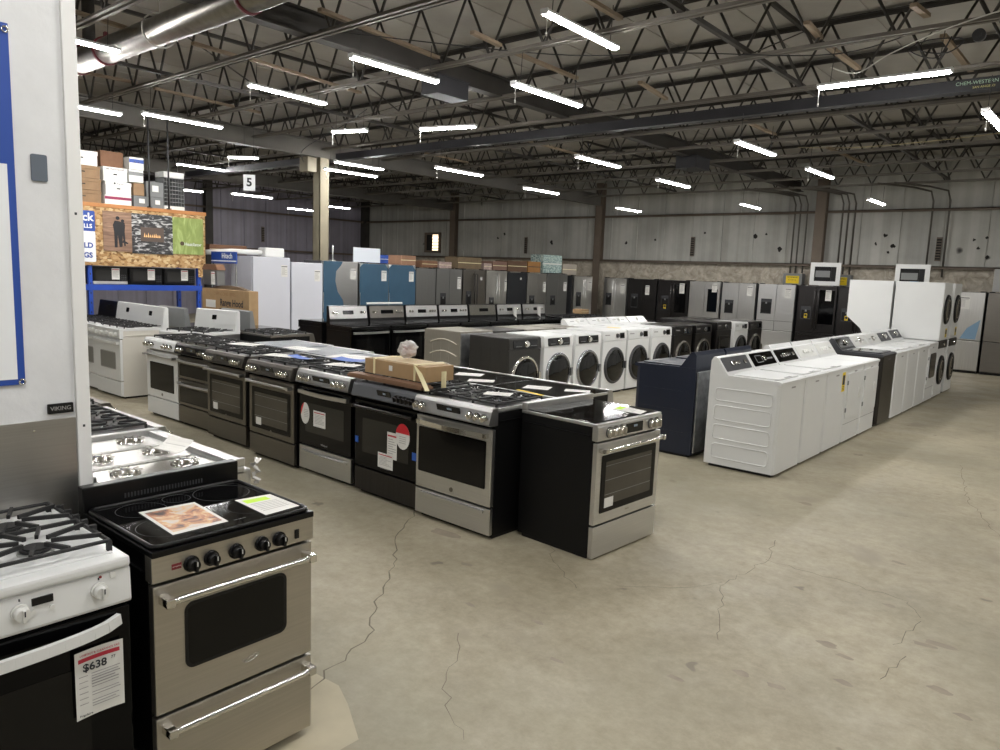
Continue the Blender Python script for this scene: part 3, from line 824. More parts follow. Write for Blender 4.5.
def make_stack(front=WENAM, key=0):
    """two front loaders fixed one over the other"""
    root = empty('stacked_laundry_pair')
    W, D = .686, .74; hw = W / 2
    for lev, z in ((0, 0.), (1, .975)):
        m = MB(); m.box(-hw, hw, 0, D, z + (.03 if not lev else 0), z + .965, .014)
        if not lev: m.use(1).box(-hw + .03, hw - .03, .04, D - .04, 0, .035)
        o = m.build('dryer_cabinet' if lev else 'washer_cabinet', [front, BPLAS], root)
        r = .23; cz = z + (.47 if not lev else .52)
        d = MB(); d.lathe((0, 0, cz), [(r + .02, .002), (r + .02, -.012), (r + .005, -.03), (r - .025, -.034), (r - .032, -.02)], 'y', 36)
        do = d.build('door_ring', BPLAS, o)
        g = MB(); g.lathe((0, 0, cz), [(r - .028, -.022), (r - .06, -.030), (.001, -.034)], 'y', 36); g.build('door_glass', BGLASS, do)
        g = MB(); g.lathe((0, 0, cz), [(r - .06, -.031), (r - .072, -.037), (r - .085, -.035)], 'y', 36); g.build('chrome_trim', CHROME, do)
    p = MB(); p.box(-hw + .01, hw - .01, -.012, .02, .845, .975, .006); cp = p.build('control_panel', BPLAS, root)
    k = MB(); k.cyl((0, -.012, .91), .036, -.022, 'y', 22, .03); k.build('knob', CHROME, cp)
    sticker(root, .10, .24, 1.02, 1.17, y=-.001, kind='yellow', name='energy_label')
    return root

def make_laundry_centre():
    """one-piece laundry centre, dryer box over a washer with a sloping recess between"""
    root = empty('laundry_centre'); W = .69; hw = W / 2
    m = MB(); m.prism([(.0, 1.94), (.70, 1.94), (.70, .92), (.33, .92), (.24, 1.10), (.03, 1.28), (0, 1.30)], 'x', -hw, hw); o = m.build('dryer_cabinet', WENAM, root)
    d = MB(); d.prism(rrect(-.24, .24, 1.36, 1.84, .05), 'y', -.012, .002); d.build('door', WENAM, o)
    m = MB(); m.box(-hw, hw, .0 + .01, .70, .03, .92, .01); m.use(1).box(-hw + .03, hw - .03, .04, .66, 0, .03); w = m.build('washer_cabinet', [WENAM, BPLAS], root)
    l = MB(); l.prism(rrect(-hw + .05, hw - .05, .05, .32, .03), 'z', .92, .935); l.build('lid', WENAM, w)
    c = MB(); c.prism([(.32, .93), (.25, 1.09), (.26, 1.095), (.34, .94)], 'x', -hw + .03, hw - .03); cp = c.build('control_panel', GPLAS, root)
    k = MB(); k.cyl((.1, .29, 1.01), .03, -.03, 'y', 18); k.build('knob', WPLAS, cp)
    return root

def make_fridge(skin=STEELV, side=DPLAS, W=.91, D=.80, H=1.80, style='french', disp=None, screen=None, handles='bar', dark=False, papers=((.1, .25, 1.45, 1.68),), drawers=((.06, .62),), split=None, tagd=False, xs=0.):
    root = empty('refrigerator'); hw = W / 2; dt = .075
    m = MB(); m.box(-hw, hw, dt + .012, D, .02, H, .006); m.use(1).box(-hw + .02, hw - .02, .06, D - .05, 0, .04)
    for x in (-hw + .06, hw - .06): m.use(1).box(x - .05, x + .05, .02, .14, H, H + .018, .004)
    m.build('cabinet', [side, BPLAS], root)
    hm = STEEL if not dark else BSTEEL
    zt = drawers[-1][1] + .012
    def dr(x0, x1, z0, z1, name='door'):
        d = MB(); d.box(x0 + .003, x1 - .003, 0, dt, z0, z1, .008); return d.build(name, skin, root)
    if style == 'french':
        dl, drr = dr(-hw, xs, zt, H - .005), dr(xs, hw, zt, H - .005)
        if handles == 'bar':
            for x, o in ((xs - .045, dl), (xs + .045, drr)):
                h = MB(); h.tube([(x, -.002, zt + .09), (x, -.055, zt + .10), (x, -.058, (zt + H) / 2), (x, -.055, H - .11), (x, -.002, H - .10)], .012, 8); h.build('handle', hm, o)
    elif style == 'single':
        dl = drr = dr(-hw, hw, zt, H - .005)
        if handles == 'bar':
            h = MB(); h.tube([(-hw + .05, -.002, zt + .09), (-hw + .05, -.055, zt + .10), (-hw + .05, -.055, H - .3), (-hw + .05, -.002, H - .29)], .012, 8); h.build('handle', hm, dl)
    for z0, z1 in drawers:
        o = dr(-hw, hw, z0, z1, 'freezer_drawer')
        if handles == 'bar':
            h = MB(); h.tube([(-hw + .07, -.002, z1 - .06), (-hw + .08, -.05, z1 - .06), (hw - .08, -.05, z1 - .06), (hw - .07, -.002, z1 - .06)], .012, 8); h.build('handle', hm, o)
    if split:
        q = MB(); q.box(-hw + .01, hw - .01, -.002, .001, split - .004, split + .004); q.box(-.004, .004, -.002, .001, drawers[-1][1], split); q.build('door_gap', BPLAS, root)
    if disp:
        x0, x1, z0, z1 = disp
        q = MB()
        q.box(x0, x1, -.006, .002, z1 - .09, z1, .003); q.use(1).box(x0 + .005, x1 - .005, -.004, .002, z0, z1 - .08)
        q.use(0).box(x0, x0 + .012, -.008, .002, z0 - .01, z1); q.box(x1 - .012, x1, -.008, .002, z0 - .01, z1); q.box(x0, x1, -.022, .002, z0 - .018, z0 + .004, .002)
        q.use(2).box((x0 + x1) / 2 - .02, (x0 + x1) / 2 + .02, -.016, .0, z1 - .13, z1 - .08)
        do = q.build('dispenser', [hm if disp[4:] else DPLAS, BPLAS, GPLAS], dl)
        if tagd:
            sticker(do, (x0 + x1) / 2 - .035, (x0 + x1) / 2 + .04, z0 + .01, z0 + .12, y=-.006, kind='yellow', name='energy_label')
    if screen:
        q = MB(); q.prism(rrect(*screen, .012), 'y', -.006, .002); q.build('door_glass', BGLASS, drr)
    for pz in papers: sticker(drr, *pz, y=-.007, kind='ink', name='price_sheet')
    return root

def make_column_freezer(skin=WFZ, W=.78, D=.72, H=1.88, film=None, paper=True):
    root = empty('upright_freezer'); hw = W / 2
    m = MB(); m.box(-hw, hw, .07, D, .03, H, .012); m.use(1).box(-hw + .02, hw - .02, .09, D - .05, 0, .04); m.build('cabinet', [WFZ if film is None else DPLAS, BPLAS], root)
    d = MB(); d.box(-hw, hw, 0, .062, .06, H, .014); do = d.build('door', skin, root)
    if film == 'half':
        f = MB(); a = -hw + .004
        f.prism([(a, .1), (a, H - .004), (hw * .1, H - .004), (-hw * .0, H - .08), (-.12, H - .2), (-.14, H - .4), (-.08, H - .62), (.05, H - .78), (.12, .8), (.0, .5), (-.1, .1)], 'y', -.0025, .001)
        f.build('protective_film', BLUEF, do)
    elif film == 'full':
        f = MB(); f.prism([(-hw + .002, .08), (hw - .002, .08), (hw - .002, H - .1), (hw - .1, H - .004), (-hw + .09, H - .004), (-hw + .002, H - .08)], 'y', -.0025, .001)
        f.build('protective_film', BLUEF, do)
    if paper: sticker(do, hw - .20, hw - .06, H - .36, H - .14, y=-.004, kind='ink', name='price_sheet')
    h = MB(); h.box(-hw + .002, -hw + .012, -.016, .0, .9, 1.3, .003); h.build('handle', STEEL if film else WFZ, do)
    return root

# ------------------------------------------------------------------ the building
X0, X1, Y0, Y1, ZC = -25.0, 6.5, -6.0, 20.5, 5.0
def add_crack(m, pts, w, z=.0012, jag=.02):
    rnd = random.Random(len(pts) * 7 + int(w * 1e5)); P = []
    for i in range(len(pts) - 1):
        a, b = Vector(pts[i]), Vector(pts[i + 1]); n = max(3, int((b - a).length / .06))
        for k in range(n):
            p = a.lerp(b, k / n); P.append(Vector((p.x + rnd.uniform(-jag, jag), p.y + rnd.uniform(-jag, jag))))
    P.append(Vector(pts[-1])); vs = []
    for i, p in enumerate(P):
        t = (P[min(i + 1, len(P) - 1)] - P[max(i - 1, 0)]).normalized(); s = Vector((-t.y, t.x)) * w * rnd.uniform(.3, .9) * .5
        vs += [(p.x + s.x, p.y + s.y, z), (p.x - s.x, p.y - s.y, z)]
    m._add(vs, [(2 * i, 2 * i + 1, 2 * i + 3, 2 * i + 2) for i in range(len(P) - 1)])
f = MB()
f._add([(X0, Y0, 0), (X1, Y0, 0), (X1, Y1, 0), (X0, Y1, 0)], [(0, 1, 2, 3)])
f.use(1)
add_crack(f, [(-3.98, 3.8), (-3.86, 3.61), (-3.64, 3.25), (-3.42, 3.09), (-3.16, 2.8), (-2.94, 2.5), (-2.75, 2.33), (-2.63, 2.1), (-2.59, 1.93), (-2.5, 1.7)], .011)
add_crack(f, [(-1.75, 5.2), (-1.66, 4.78), (-1.7, 4.14), (-1.53, 3.79), (-1.42, 3.5)], .006)
add_crack(f, [(-1.66, 4.78), (-1.31, 4.78), (-1.02, 4.77), (-.82, 4.77), (-.7, 4.56)], .006)
add_crack(f, [(-1.7, 4.2), (-1.9, 3.9), (-2.15, 3.7)], .005)
add_crack(f, [(-.68, 4.51), (-.74, 4.1)], .006); add_crack(f, [(-.65, 4.01), (-.7, 3.68)], .006)
add_crack(f, [(-2.4, 2.6), (-2.1, 2.2), (-1.8, 2.0)], .005)
add_crack(f, [(-3.1, 4.3), (-2.6, 3.7), (-2.3, 3.5)], .005)
add_crack(f, [(-1.2, 9.), (-.9, 7.5), (-.5, 6.4), (.3, 5.6)], .006)
f.use(2); rs = random.Random(3)
for x, y, r in ((-.56, 4.28, .06), (-.62, 4.22, .045), (-.99, 3.86, .045), (-.89, 3.79, .035), (-1.2, 3.27, .035), (-1.04, 3.27, .035), (-.82, 3.53, .035), (-.47, 3.78, .045), (-.35, 3.61, .03), (-1.41, 3.01, .035), (-.87, 4.61, .03), (-3.49, 3.6, .10),
                (-2.6, 2.9, .03), (-2.2, 3.0, .03), (-3.0, 3.3, .035), (-1.9, 2.75, .03), (-1.0, 5.4, .04), (-1.9, 6.3, .05)):
    n = 14; ph = rs.uniform(0, 6)
    pts = [(x + r * 1.2 * (1 + .35 * math.sin(3 * a + ph) * rs.uniform(.3, 1)) * math.cos(a), y + r * .62 * (1 + .3 * math.sin(2 * a + ph)) * math.sin(a), .0008) for a in [2 * PI * i / n for i in range(n)]]
    f._add(pts, [tuple(range(n))])
f.use(3)._add([(-3.2, .2, .0010), (-2.1, .2, .0010), (-2.1, 1.72, .0010), (-2.32, 1.84, .0010), (-2.46, 1.9, .001), (-3.2, 1.85, .001)], [(0, 1, 2, 3, 4, 5)])
struct(f.build('floor', [FLOORM, CRACK, STAIN, SCREED]))

c = MB(); c.box(X0, X1, Y0, Y1, ZC, ZC + .1)
x = X0 + .3
while x < X1:
    c.box(x, x + .012, Y0, Y1, ZC - .012, ZC); x += 1.22
struct(c.build('ceiling', DECK))
def siding(name, m, a0, a1, fixed, axis, sgn, mt, zl=0.):
    w = MB(); t = .12
    if axis == 'x': w.box(a0, a1, min(fixed, fixed + sgn * t), max(fixed, fixed + sgn * t), 0, ZC)
    else: w.box(min(fixed, fixed + sgn * t), max(fixed, fixed + sgn * t), a0, a1, 0, ZC)
    p = a0 + .15
    while p < a1:                                           # upright ribs of the sheeting
        if axis == 'x': w.box(p, p + .035, fixed - sgn * .03 if sgn > 0 else fixed, fixed if sgn > 0 else fixed + .03, 0, ZC)
        else: w.box(fixed if sgn < 0 else fixed - .03, fixed + .03 if sgn < 0 else fixed, p, p + .035, 0, ZC)
        p += .92 if axis == 'x' else .9
    return struct(w.build(name, mt))
siding('wall_back', None, X0, X1, Y1, 'x', 1, WALLB)
siding('wall_left', None, Y0, Y1, X0, 'y', -1, WALLL)
siding('wall_right', None, Y0, Y1, X1, 'y', 1, WALLB)
siding('wall_front', None, X0, X1, Y0, 'x', -1, WALLB)
# insulation blanket below the lower girt
w = MB(); n = 120; rw = random.Random(5); g = []
for i in range(n + 1):
    xx = X0 + .2 + (X1 - X0 - .4) * i / n
    for j in range(7): g.append((xx, Y1 - .05 - rw.uniform(0, .05), 2.33 * j / 6))
w._add(g, [(i * 7 + j, (i + 1) * 7 + j, (i + 1) * 7 + j + 1, i * 7 + j + 1) for i in range(n) for j in range(6)])
struct(w.build('trim_1', INSUL))
# girts and wall columns
def beam_obj(name, parts, m, kind='structure'):
    b = MB()
    for q in parts: b.box(*q)
    return tag(b.build(name, m), kind=kind)
for z in (2.36, 3.72):
    beam_obj('wall_girt', [(X0, X1, Y1 - .20, Y1 - .03, z - .012, z + .012), (X0, X1, Y1 - .20, Y1 - .18, z - .055, z + .012)], CPOST)
    beam_obj('wall_girt', [(X0 + .03, X0 + .2, Y0, Y1 - .2, z - .012, z + .012), (X0 + .18, X0 + .2, Y0, Y1 - .2, z - .055, z + .012)], CPOST)
for x in (-19.7, -13.25, -6.45, .1): beam_obj('wall_column', [(x - .13, x + .13, Y1 - .24, Y1 - .225, 0, 4.75), (x - .13, x + .13, Y1 - .06, Y1 - .045, 0, 4.75), (x - .01, x + .01, Y1 - .23, Y1 - .05, 0, 4.75)], CPOST)
for y in (-1., 6.2, 13.4): beam_obj('wall_column', [(X0 + .22, X0 + .24, y - .13, y + .13, 0, 4.75), (X0 + .04, X0 + .23, y - .01, y + .01, 0, 4.75), (X0 + .04, X0 + .06, y - .13, y + .13, 0, 4.75)], JOIST)
beam_obj('wall_column', [(X0 + .04, X0 + .3, Y1 - .3, Y1 - .04, 0, 4.75)], JOIST)
# free column with its junction box
b = MB(); b.box(-13.31, -13.07, 9.5, 9.515, 0, 4.03); b.box(-13.31, -13.07, 9.725, 9.74, 0, 4.03); b.box(-13.2, -13.18, 9.51, 9.73, 0, 4.03); b.box(-13.315, -13.295, 9.5, 9.74, 0, 4.03); b.box(-13.085, -13.07, 9.5, 9.74, 0, 4.03)
tag(b.build('building_column', POST), kind='structure')
# girders along the depth
def girder(x, z0, h, y0, y1, m, w=.18):
    return beam_obj('roof_beam', [(x - w / 2, x + w / 2, y0, y1, z0, z0 + .02), (x - w / 2, x + w / 2, y0, y1, z0 + h - .02, z0 + h), (x - .01, x + .01, y0, y1, z0 + .02, z0 + h - .02)], m)
girder(-13.2, 4.04, .34, Y0, Y1 - .25, GIRD, .2)
girder(-7.0, 4.22, .26, Y0, Y1 - .25, JOIST, .16)
girder(.1, 4.05, .34, Y0, Y1 - .25, GIRD, .2)
girder(-19.7, 4.05, .34, Y0, Y1 - .25, GIRD, .2)
# crane-like rail across the bay
b = MB(); b.box(X0 + .3, X1 - .3, 9.96, 10.12, 4.04, 4.055); b.box(X0 + .3, X1 - .3, 9.98, 10.10, 4.165, 4.18); b.box(X0 + .3, X1 - .3, 9.985, 10.0, 4.05, 4.17)
tag(b.build('cross_beam', DARKB), kind='structure')
t = text_mesh('CHEM-WESTERN', .055, mat('stencil_pale_green', (176, 206, 180), .6), 'stencilled_lettering', None, (-1.62, 9.975, 4.13), (PI / 2, 0, 0)); tag(t, kind='structure')
t = text_mesh('SAN ANGELO', .035, mat('stencil_yellow', (210, 204, 130), .6), 'stencilled_lettering', None, (-1.55, 9.975, 4.078), (PI / 2, 0, 0)); tag(t, kind='structure')

# open-web roof joists, each one object
def joist(y, zb=4.20, zt=4.93, ext=(X0 + .1, X1 - .1), step=.76):
    m = MB(); x0, x1 = ext; m.use(0)
    for s in (-1, 1):
        m.box(x0, x1, y + s * .022 - .006 if s > 0 else y - .055, y + .055 if s > 0 else y - .022 + .006, zb, zb + .006)
        m.box(x0, x1, y + s * .022 - .004, y + s * .022 + .004, zb, zb + .045)
    m.use(1)
    for s in (-1, 1):
        m.box(x0, x1, y + .016 if s > 0 else y - .06, y + .06 if s > 0 else y - .016, zt + .03, zt + .036)
        m.box(x0, x1, y + s * .022 - .004, y + s * .022 + .004, zt - .01, zt + .036)
    x = x0 + .1; k = 0
    while x < x1 - step:
        m.rod((x, y, zb + .02), (x + step / 2, y, zt + .01), .016, 5); m.rod((x + step / 2, y, zt + .01), (x + step, y, zb + .02), .016, 5); x += step
    return m
JM = joist(0).mesh('roof_joist', [JOISTL, JOIST])
ys = [-4.7, -3.1, -1.5, .1, 1.7, 3.3, 4.93, 6.5, 8.05, 9.65, 11.25, 12.85, 14.5, 16.1, 17.7, 19.3]
for y in ys:
    o = bpy.data.objects.new('roof_joist', JM); COL.objects.link(o); o.location = (random.Random(int(y * 10)).uniform(-.05, .05), y, 0); tag(o, kind='structure')
# bridging between joists: slanted angle runs
br = [(-3.45, 4.93, 4.26, 9.65), (-10.1, 3.3, 4.3, 12.85), (-16.5, 4.93, 4.26, 19.3), (-1.2, 8.05, 4.3, 16.1), (-3.45, 9.65, 4.26, 19.3), (2.5, 3.3, 4.26, 19.3), (-10.1, 12.85, 4.3, 19.3), (-22.5, 4.93, 4.26, 19.3)]
for x, ya, z, yb in br:
    for zz in (4.25, 4.9):
        b = MB(); b.bar((x, ya, zz), (x, yb, zz), .05, .02); b.bar((x + .02, ya, zz + .015), (x + .02, yb, zz + .015), .006, .04); tag(b.build('joist_bridging', JOIST), kind='structure')
    for k in range(len(ys) - 1):
        if ya - .1 <= ys[k] and ys[k + 1] <= yb + .1 and k % 2 == 0:
            b = MB(); b.bar((x, ys[k], 4.25), (x, ys[k + 1], 4.9), .035, .006); b.bar((x + .02, ys[k + 1], 4.25), (x + .02, ys[k], 4.9), .035, .006); tag(b.build('joist_bridging', JOIST), kind='structure')
# timber battens lying on the bottom chords
bat = [((-8.66, 5.25), (-8.86, 7.13)), ((-5.63, 6.01), (-5.68, 6.52)), ((-5.71, 6.77), (-5.75, 8.11)), ((-6.43, 4.66), (-6.62, 6.49)), ((-4.1, 5.69), (-4.13, 6.51)), ((-5.17, 8.7), (-5.31, 9.67)),
       ((-2.71, 7.58), (-2.75, 8.12)), ((-2.77, 8.39), (-2.74, 9.47)), ((-1.8, 7.63), (-1.76, 8.0)), ((-1.75, 8.69), (-1.73, 10.2)), ((-8.64, 3.2), (-8.75, 3.84)), ((-8.64, 4.5), (-8.69, 5.07)),
       ((-11.34, 5.3), (-11.48, 7.13)), ((-11.3, 4.3), (-11.24, 5.01)), ((-4.97, 11.62), (-4.96, 12.88)), ((-9.1, 11.3), (-9.2, 14.5)), ((-4.6, 14.5), (-4.5, 17.)), ((-12., 10.5), (-12.1, 12.9)), ((-7.2, 14.), (-7.3, 16.2))]
for i, (a, b_) in enumerate(bat):
    b = MB(); b.bar((a[0], a[1], 4.32), (b_[0], b_[1], 4.32), .06, .035); tag(b.build('timber_batten', BATT), kind='structure')

# duct with collars and hangers
D = empty('ventilation_duct', (-8.3, 3.86, 4.2)); tag(D, 'long shiny galvanised round duct slung under the roof with dark red collars', 'duct')
m = MB(); m.cyl((-6.0, 0, 0), .142, 13.5, 'x', 36); m.build('duct_pipe', DUCTM, D)
for x in (-5.2, -1.95, -1.15, 1.9, 5.): 
    m = MB(); m.cyl((x, 0, 0), .158, .045, 'x', 32); m.box(x, x + .045, -.02, .02, .16, .21); m.build('collar', DUCTR, D)
for x in (-1.6,):
    m = MB(); m.cyl((x, 0, .12), .07, .55, 'z', 20); m.build('branch_pipe', JOIST, D)
for x in (.2, 3.4):
    m = MB(); m.tube([(x + .03 * math.sin(a), .17 * math.sin(a), .17 * math.cos(a)) for a in [2 * PI * i / 20 for i in range(20)]], .009, 6, True); m.rod((x, 0, .17), (x, 0, .7), .008); m.build('hanger', WIRE, D)

# lamps
def make_lamp():
    r = empty('strip_light')
    b = MB(); b.prism([(-.045, .0), (-.03, .03), (.03, .03), (.045, .0)], 'y', -.61, .61); b.box(-.04, .04, -.625, -.61, -.015, .03); b.box(-.04, .04, .61, .625, -.015, .03); b.build('housing', LAMPBODY, r)
    d = MB(); d.prism([(-.04, 0), (-.034, -.016), (-.016, -.024), (.016, -.024), (.034, -.016), (.04, 0)], 'y', -.60, .60); d.build('diffuser', LED, r)
    for y in (-.5, .5):
        w = MB(); w.rod((0, y, .03), (.0, y + .02, .38), .004, 5); w.build('hanging_wire', DWIRE, r)
    w = MB(); w.rod((.02, -.6, -.01), (.02, -.6, -.17), .0035, 5); w.cyl((.02, -.6, -.20), .007, .03, 'z', 8); w.build('pull_cord', WIRE, r)
    return r
lamps = [(-4.24, 6.04, 4.1, 0), (-6.5, 5.73, 4.0, 0), (-9.02, 6.04, 4.1, 0), (-5.36, 7.02, 3.85, 0), (-11.3, 5.72, 3.93, 0), (-17.7, 9.38, 4.1, 0), (-18.62, 11.32, 3.65, 0), (-12.47, 10.04, 3.9, 0), (-11.93, 9.41, 3.65, 0),
         (-9.76, 10.19, 3.65, 0), (-10.22, 13.29, 3.65, 0), (-6.8, 10.32, 3.65, 0), (-10.7, 17.82, 3.65, 0), (-6.98, 13.21, 3.65, 0), (-4.2, 10.25, 3.65, 0), (-7.33, 17.84, 3.65, 0), (-4.19, 12.96, 3.65, 0), (-4.48, 17.69, 3.65, 0),
         (-1.37, 9.79, 3.65, 0), (-19.11, 9.54, 3.65, 0), (-21.32, 14.84, 3.65, 0), (-19.14, 14.41, 3.65, 0), (-11.2, 4.15, 3.84, 0), (-8.5, 3.0, 4.0, 0), (-2.2, 8.4, 3.9, 1), (-7.95, 8.02, 3.9, .83), (-9.5, 7.45, 3.9, .84), (-13.8, 8.2, 3.9, .57),
         # unseen lamps added behind and beside the camera to extend the brightness
         (1.0, 4.4, 3.9, 0), (1.4, 8.4, 3.9, 0), (1.8, 12.4, 3.9, 0), (1.8, 16.4, 3.9, 0), (-1.2, .6, 3.9, 0), (-3.9, .2, 3.9, 0), (2.2, .6, 3.9, 0), (-1.4, -3., 3.9, 0), (2.2, -3.4, 3.9, 0), (-5.5, -2.6, 3.9, 0), (4.6, 3., 3.9, 0), (-6.3, .6, 3.9, 0), (-1.6, 2.6, 3.9, 0),
         (4.8, 10., 3.9, 0), (4.8, 16., 3.9, 0), (-11., -.5, 3.9, 0), (-16., 2., 3.9, 0), (5., -2., 3.9, 0)]
lab = {0: 'strip light hanging at the top edge, right of the middle of the roof', 1: 'long strip light hanging above the dark box on the roof beam', 2: 'strip light hanging between the round duct and the tan batten',
       3: 'strip light hanging just past the dark box on the roof beam', 4: 'thin strip light hanging below the galvanised duct, above the storage boxes', 24: 'bright strip light hung crosswise under the bundle of loose cables',
       25: 'bluish strip light hung crosswise with a cable ring at one end', 26: 'short strip light hung crosswise above the tan column', 18: 'strip light cut by the right picture edge, beyond the stencilled beam',
       22: 'strip light under the duct, cut by the white partition edge', 23: 'strip light seen above the duct end beside the white partition', 8: 'lower of the two strip lights by the tan column top', 7: 'upper of the two strip lights by the tan column top',
       9: 'strip light hanging over the blue film fridges', 10: 'small strip light over the fridge row, left of the patterned carton', 11: 'strip light hanging in the centre beneath the dark crosswise beam', 12: 'smallest strip light against the wall left of the tall wall column',
       13: 'strip light beyond the crosswise beam, above the black glass door fridge', 14: 'large strip light under the crosswise beam above the navy washer', 15: 'faint strip light low against the back wall above the wall vent', 16: 'strip light above the white ovens standing on fridges',
       17: 'strip light low against the back wall above the stacked laundry', 5: 'strip light left of the numbered hanging sign', 27: 'strip light right beside the numbered hanging sign, tilted crosswise', 6: 'strip light below the numbered hanging sign', 19: 'strip light peeking out beside the bookcase crate on the rack',
       20: 'strip light just left of the tan column foot against the purple lit wall', 21: 'strip light just right of the tan column against the dark wall'}
for i, (x, y, z, r) in enumerate(lamps):
    o = put('lamp', make_lamp, (x, y, z), -r * PI / 2 if r else R(random.Random(i).uniform(-2, 2)), lab.get(i, 'unseen strip light added outside the view to extend the brightness' if i > 27 else 'strip light'), 'ceiling light', 'strip lights hanging from the roof')
    if i in (25, 26, 27): o.scale = (1, (.75, .52, .48)[i - 25], 1)
# dark boxes on the rail, cable clutter
def small(name, parts, m, label, cat, group=None, loc=(0, 0, 0), rz=0.):
    b = MB()
    for q in parts: b.box(*q)
    o = b.build(name, m, None, loc, (0, 0, rz)); return tag(o, label, cat, group)
small('junction_box', [(-.15, .15, -.28, .28, -.1, .12, .01), (-.16, .16, -.29, .29, .12, .135)], DARKB, 'dark metal box at the near end of the roof beam rail', 'electrical box', 'dark boxes on the roof beams', (-7.05, 7.05, 4.12))
small('junction_box', [(-.22, .22, -.3, .3, -.1, .12, .01), (-.23, .23, -.31, .31, .12, .135)], DARKB, 'dark metal box beneath looping cables in the middle of the roof', 'electrical box', 'dark boxes on the roof beams', (-7.0, 14.0, 4.1))
small('junction_box', [(-.14, .14, -.11, .11, -.14, .14, .01), (-.15, .15, -.12, .12, .14, .15)], POST, 'tan electrical box fixed at the head of the tan column', 'electrical box', None, (-13.2, 9.3, 3.86))
for k, (pts, m_, lb) in enumerate([([(-2.9, 9.0, 4.25), (-2.5, 8.6, 4.05), (-2.1, 8.3, 4.12), (-1.5, 8.0, 4.2), (-.6, 7.6, 4.22)], WIRE, 'white cable looping along the joist above the crosswise light'),
                          ([(-6.9, 5.0, 4.3), (-5.2, 6.8, 4.22), (-4., 7.6, 4.24), (-2.6, 8.2, 4.16), (-1.7, 8.2, 4.3)], DWIRE, 'dark cable sagging between joists toward the cable bundle'),
                          ([(-4.6, 13., 4.1), (-3.6, 12.7, 3.98), (-2.4, 12.5, 3.96), (-1.6, 12.6, 4.02)], mat('tan_cable', (150, 138, 104), .6), 'tan cable sagging under the roof on the right'),
                          ([(-13.2, 9.2, 3.9), (-11.5, 8., 3.85), (-9.6, 7.4, 3.98), (-8.5, 7.0, 4.05)], DWIRE, 'dark cable hanging between the tan column and the lights'),
                          ([(-1.75, 8.3, 4.28), (-1.85, 8.25, 4.1), (-1.6, 8.2, 4.02), (-1.5, 8.3, 4.15), (-1.8, 8.35, 4.2), (-1.95, 8.3, 4.12), (-1.7, 8.25, 4.0), (-1.6, 8.35, 4.22)], DWIRE, 'bundle of dark coiled cable under a joist on the right')]):
    # smooth the polyline
    P = [Vector(p) for p in pts]; Q = []
    for i in range(len(P) - 1):
        p0, p1, p2, p3 = P[max(i - 1, 0)], P[i], P[i + 1], P[min(i + 2, len(P) - 1)]
        for j in range(8):
            t = j / 8; Q.append(.5 * ((2 * p1) + (p2 - p0) * t + (2 * p0 - 5 * p1 + 4 * p2 - p3) * t * t + (3 * p1 - p0 - 3 * p2 + p3) * t ** 3))
    m = MB(); m.tube(Q, .006, 6); tag(m.build('hanging_cable', m_), lb, 'cable')
m = MB(); m.cyl((-1.38, 8.3, 4.17), .055, .06, 'y', 20); m.cyl((-1.38, 8.28, 4.17), .025, .10, 'y', 12); tag(m.build('cable_reel', DPLAS), 'round dark cable reel hanging under the joist beside the coiled cable', 'cable reel')
# hanging number sign
b = MB(); b.box(-.10, .10, -.01, .01, -.14, .14); o = b.build('hanging_sign', SIGNW, None, (-12.3, 7.42, 3.25), (0, 0, R(60))); tag(o, 'small square white sign with a black number hanging under the roof', 'sign')
text_mesh('5', .2, DINK, 'number', o, (0, -.014, 0), bold=.006)
b = MB(); b.rod((-.08, 0, .14), (-.08, 0, .95), .003); b.rod((.08, 0, .14), (.08, 0, .95), .003); b.build('hanging_wire', DWIRE, o)

# back wall details
def vent(loc, rz, lb):
    v = empty('wall_vent', loc, rz); tag(v, lb, 'vent', 'louvred slots in the siding'); b = MB(); b.box(-.06, .06, -.05, -.03, -.28, .28); b.build('frame', CPOST, v)
    b = MB()
    for k in range(8): b.box(-.05, .05, -.058, -.05, -.25 + .064 * k, -.21 + .064 * k)
    b.build('louvre', HOLE, v)
vent((-10.05, Y1 - .01, 2.95 - .15), 0, 'narrow black louvred vent on the back wall above the black glass door fridge'); vent((-16.3, Y1 - .01, 2.8), 0, 'narrow louvred vent on the dark part of the back wall'); vent((-3.7, Y1 - .01, 2.78), 0, 'narrow louvred vent beside the conduits at the far right'); vent((X0 + .01, 15.6, 2.9), PI / 2, 'narrow black louvred vent on the purple lit side wall')
wdw = empty('window_1', (-20.9, Y1 - .02, 2.88)); struct(wdw)
b = MB(); 
for q in ((-.42, .42, -.08, 0, .30, .38), (-.42, .42, -.08, 0, -.38, -.30), (-.42, -.34, -.08, 0, -.30, .30), (.34, .42, -.08, 0, -.30, .30)): b.box(*q)
struct(b.build('window_frame', CPOST, wdw))
b = MB(); b.box(-.02, .34, -.03, -.01, -.30, .30); struct(b.build('window_pane', mat('daylit_pane', (240, 225, 200), .5, emit=(255, 226, 190), estr=1.6), wdw))
b = MB(); b.box(-.34, -.02, -.03, -.01, -.30, .30); struct(b.build('window_pane', HOLE, wdw))
b = MB()
for k in range(5): b.box(-.02, .34, -.06, -.03, -.24 + .12 * k, -.215 + .12 * k)
struct(b.build('window_bar', CPOST, wdw))
def conduit_run(name, xs, x_end, lb):
    for i, x in enumerate(xs):
        m = MB(); m.tube([(x, Y1 - .16, 2.115), (x, Y1 - .16, 3.9), (x - .05, Y1 - .25, 4.12), (x - .35, Y1 - .7, 4.18), (x - .9, Y1 - 1.6, 4.19)], .022, 8)
        tag(m.build('conduit', PIPE), lb[i], 'conduit', 'steel conduits on the back wall')
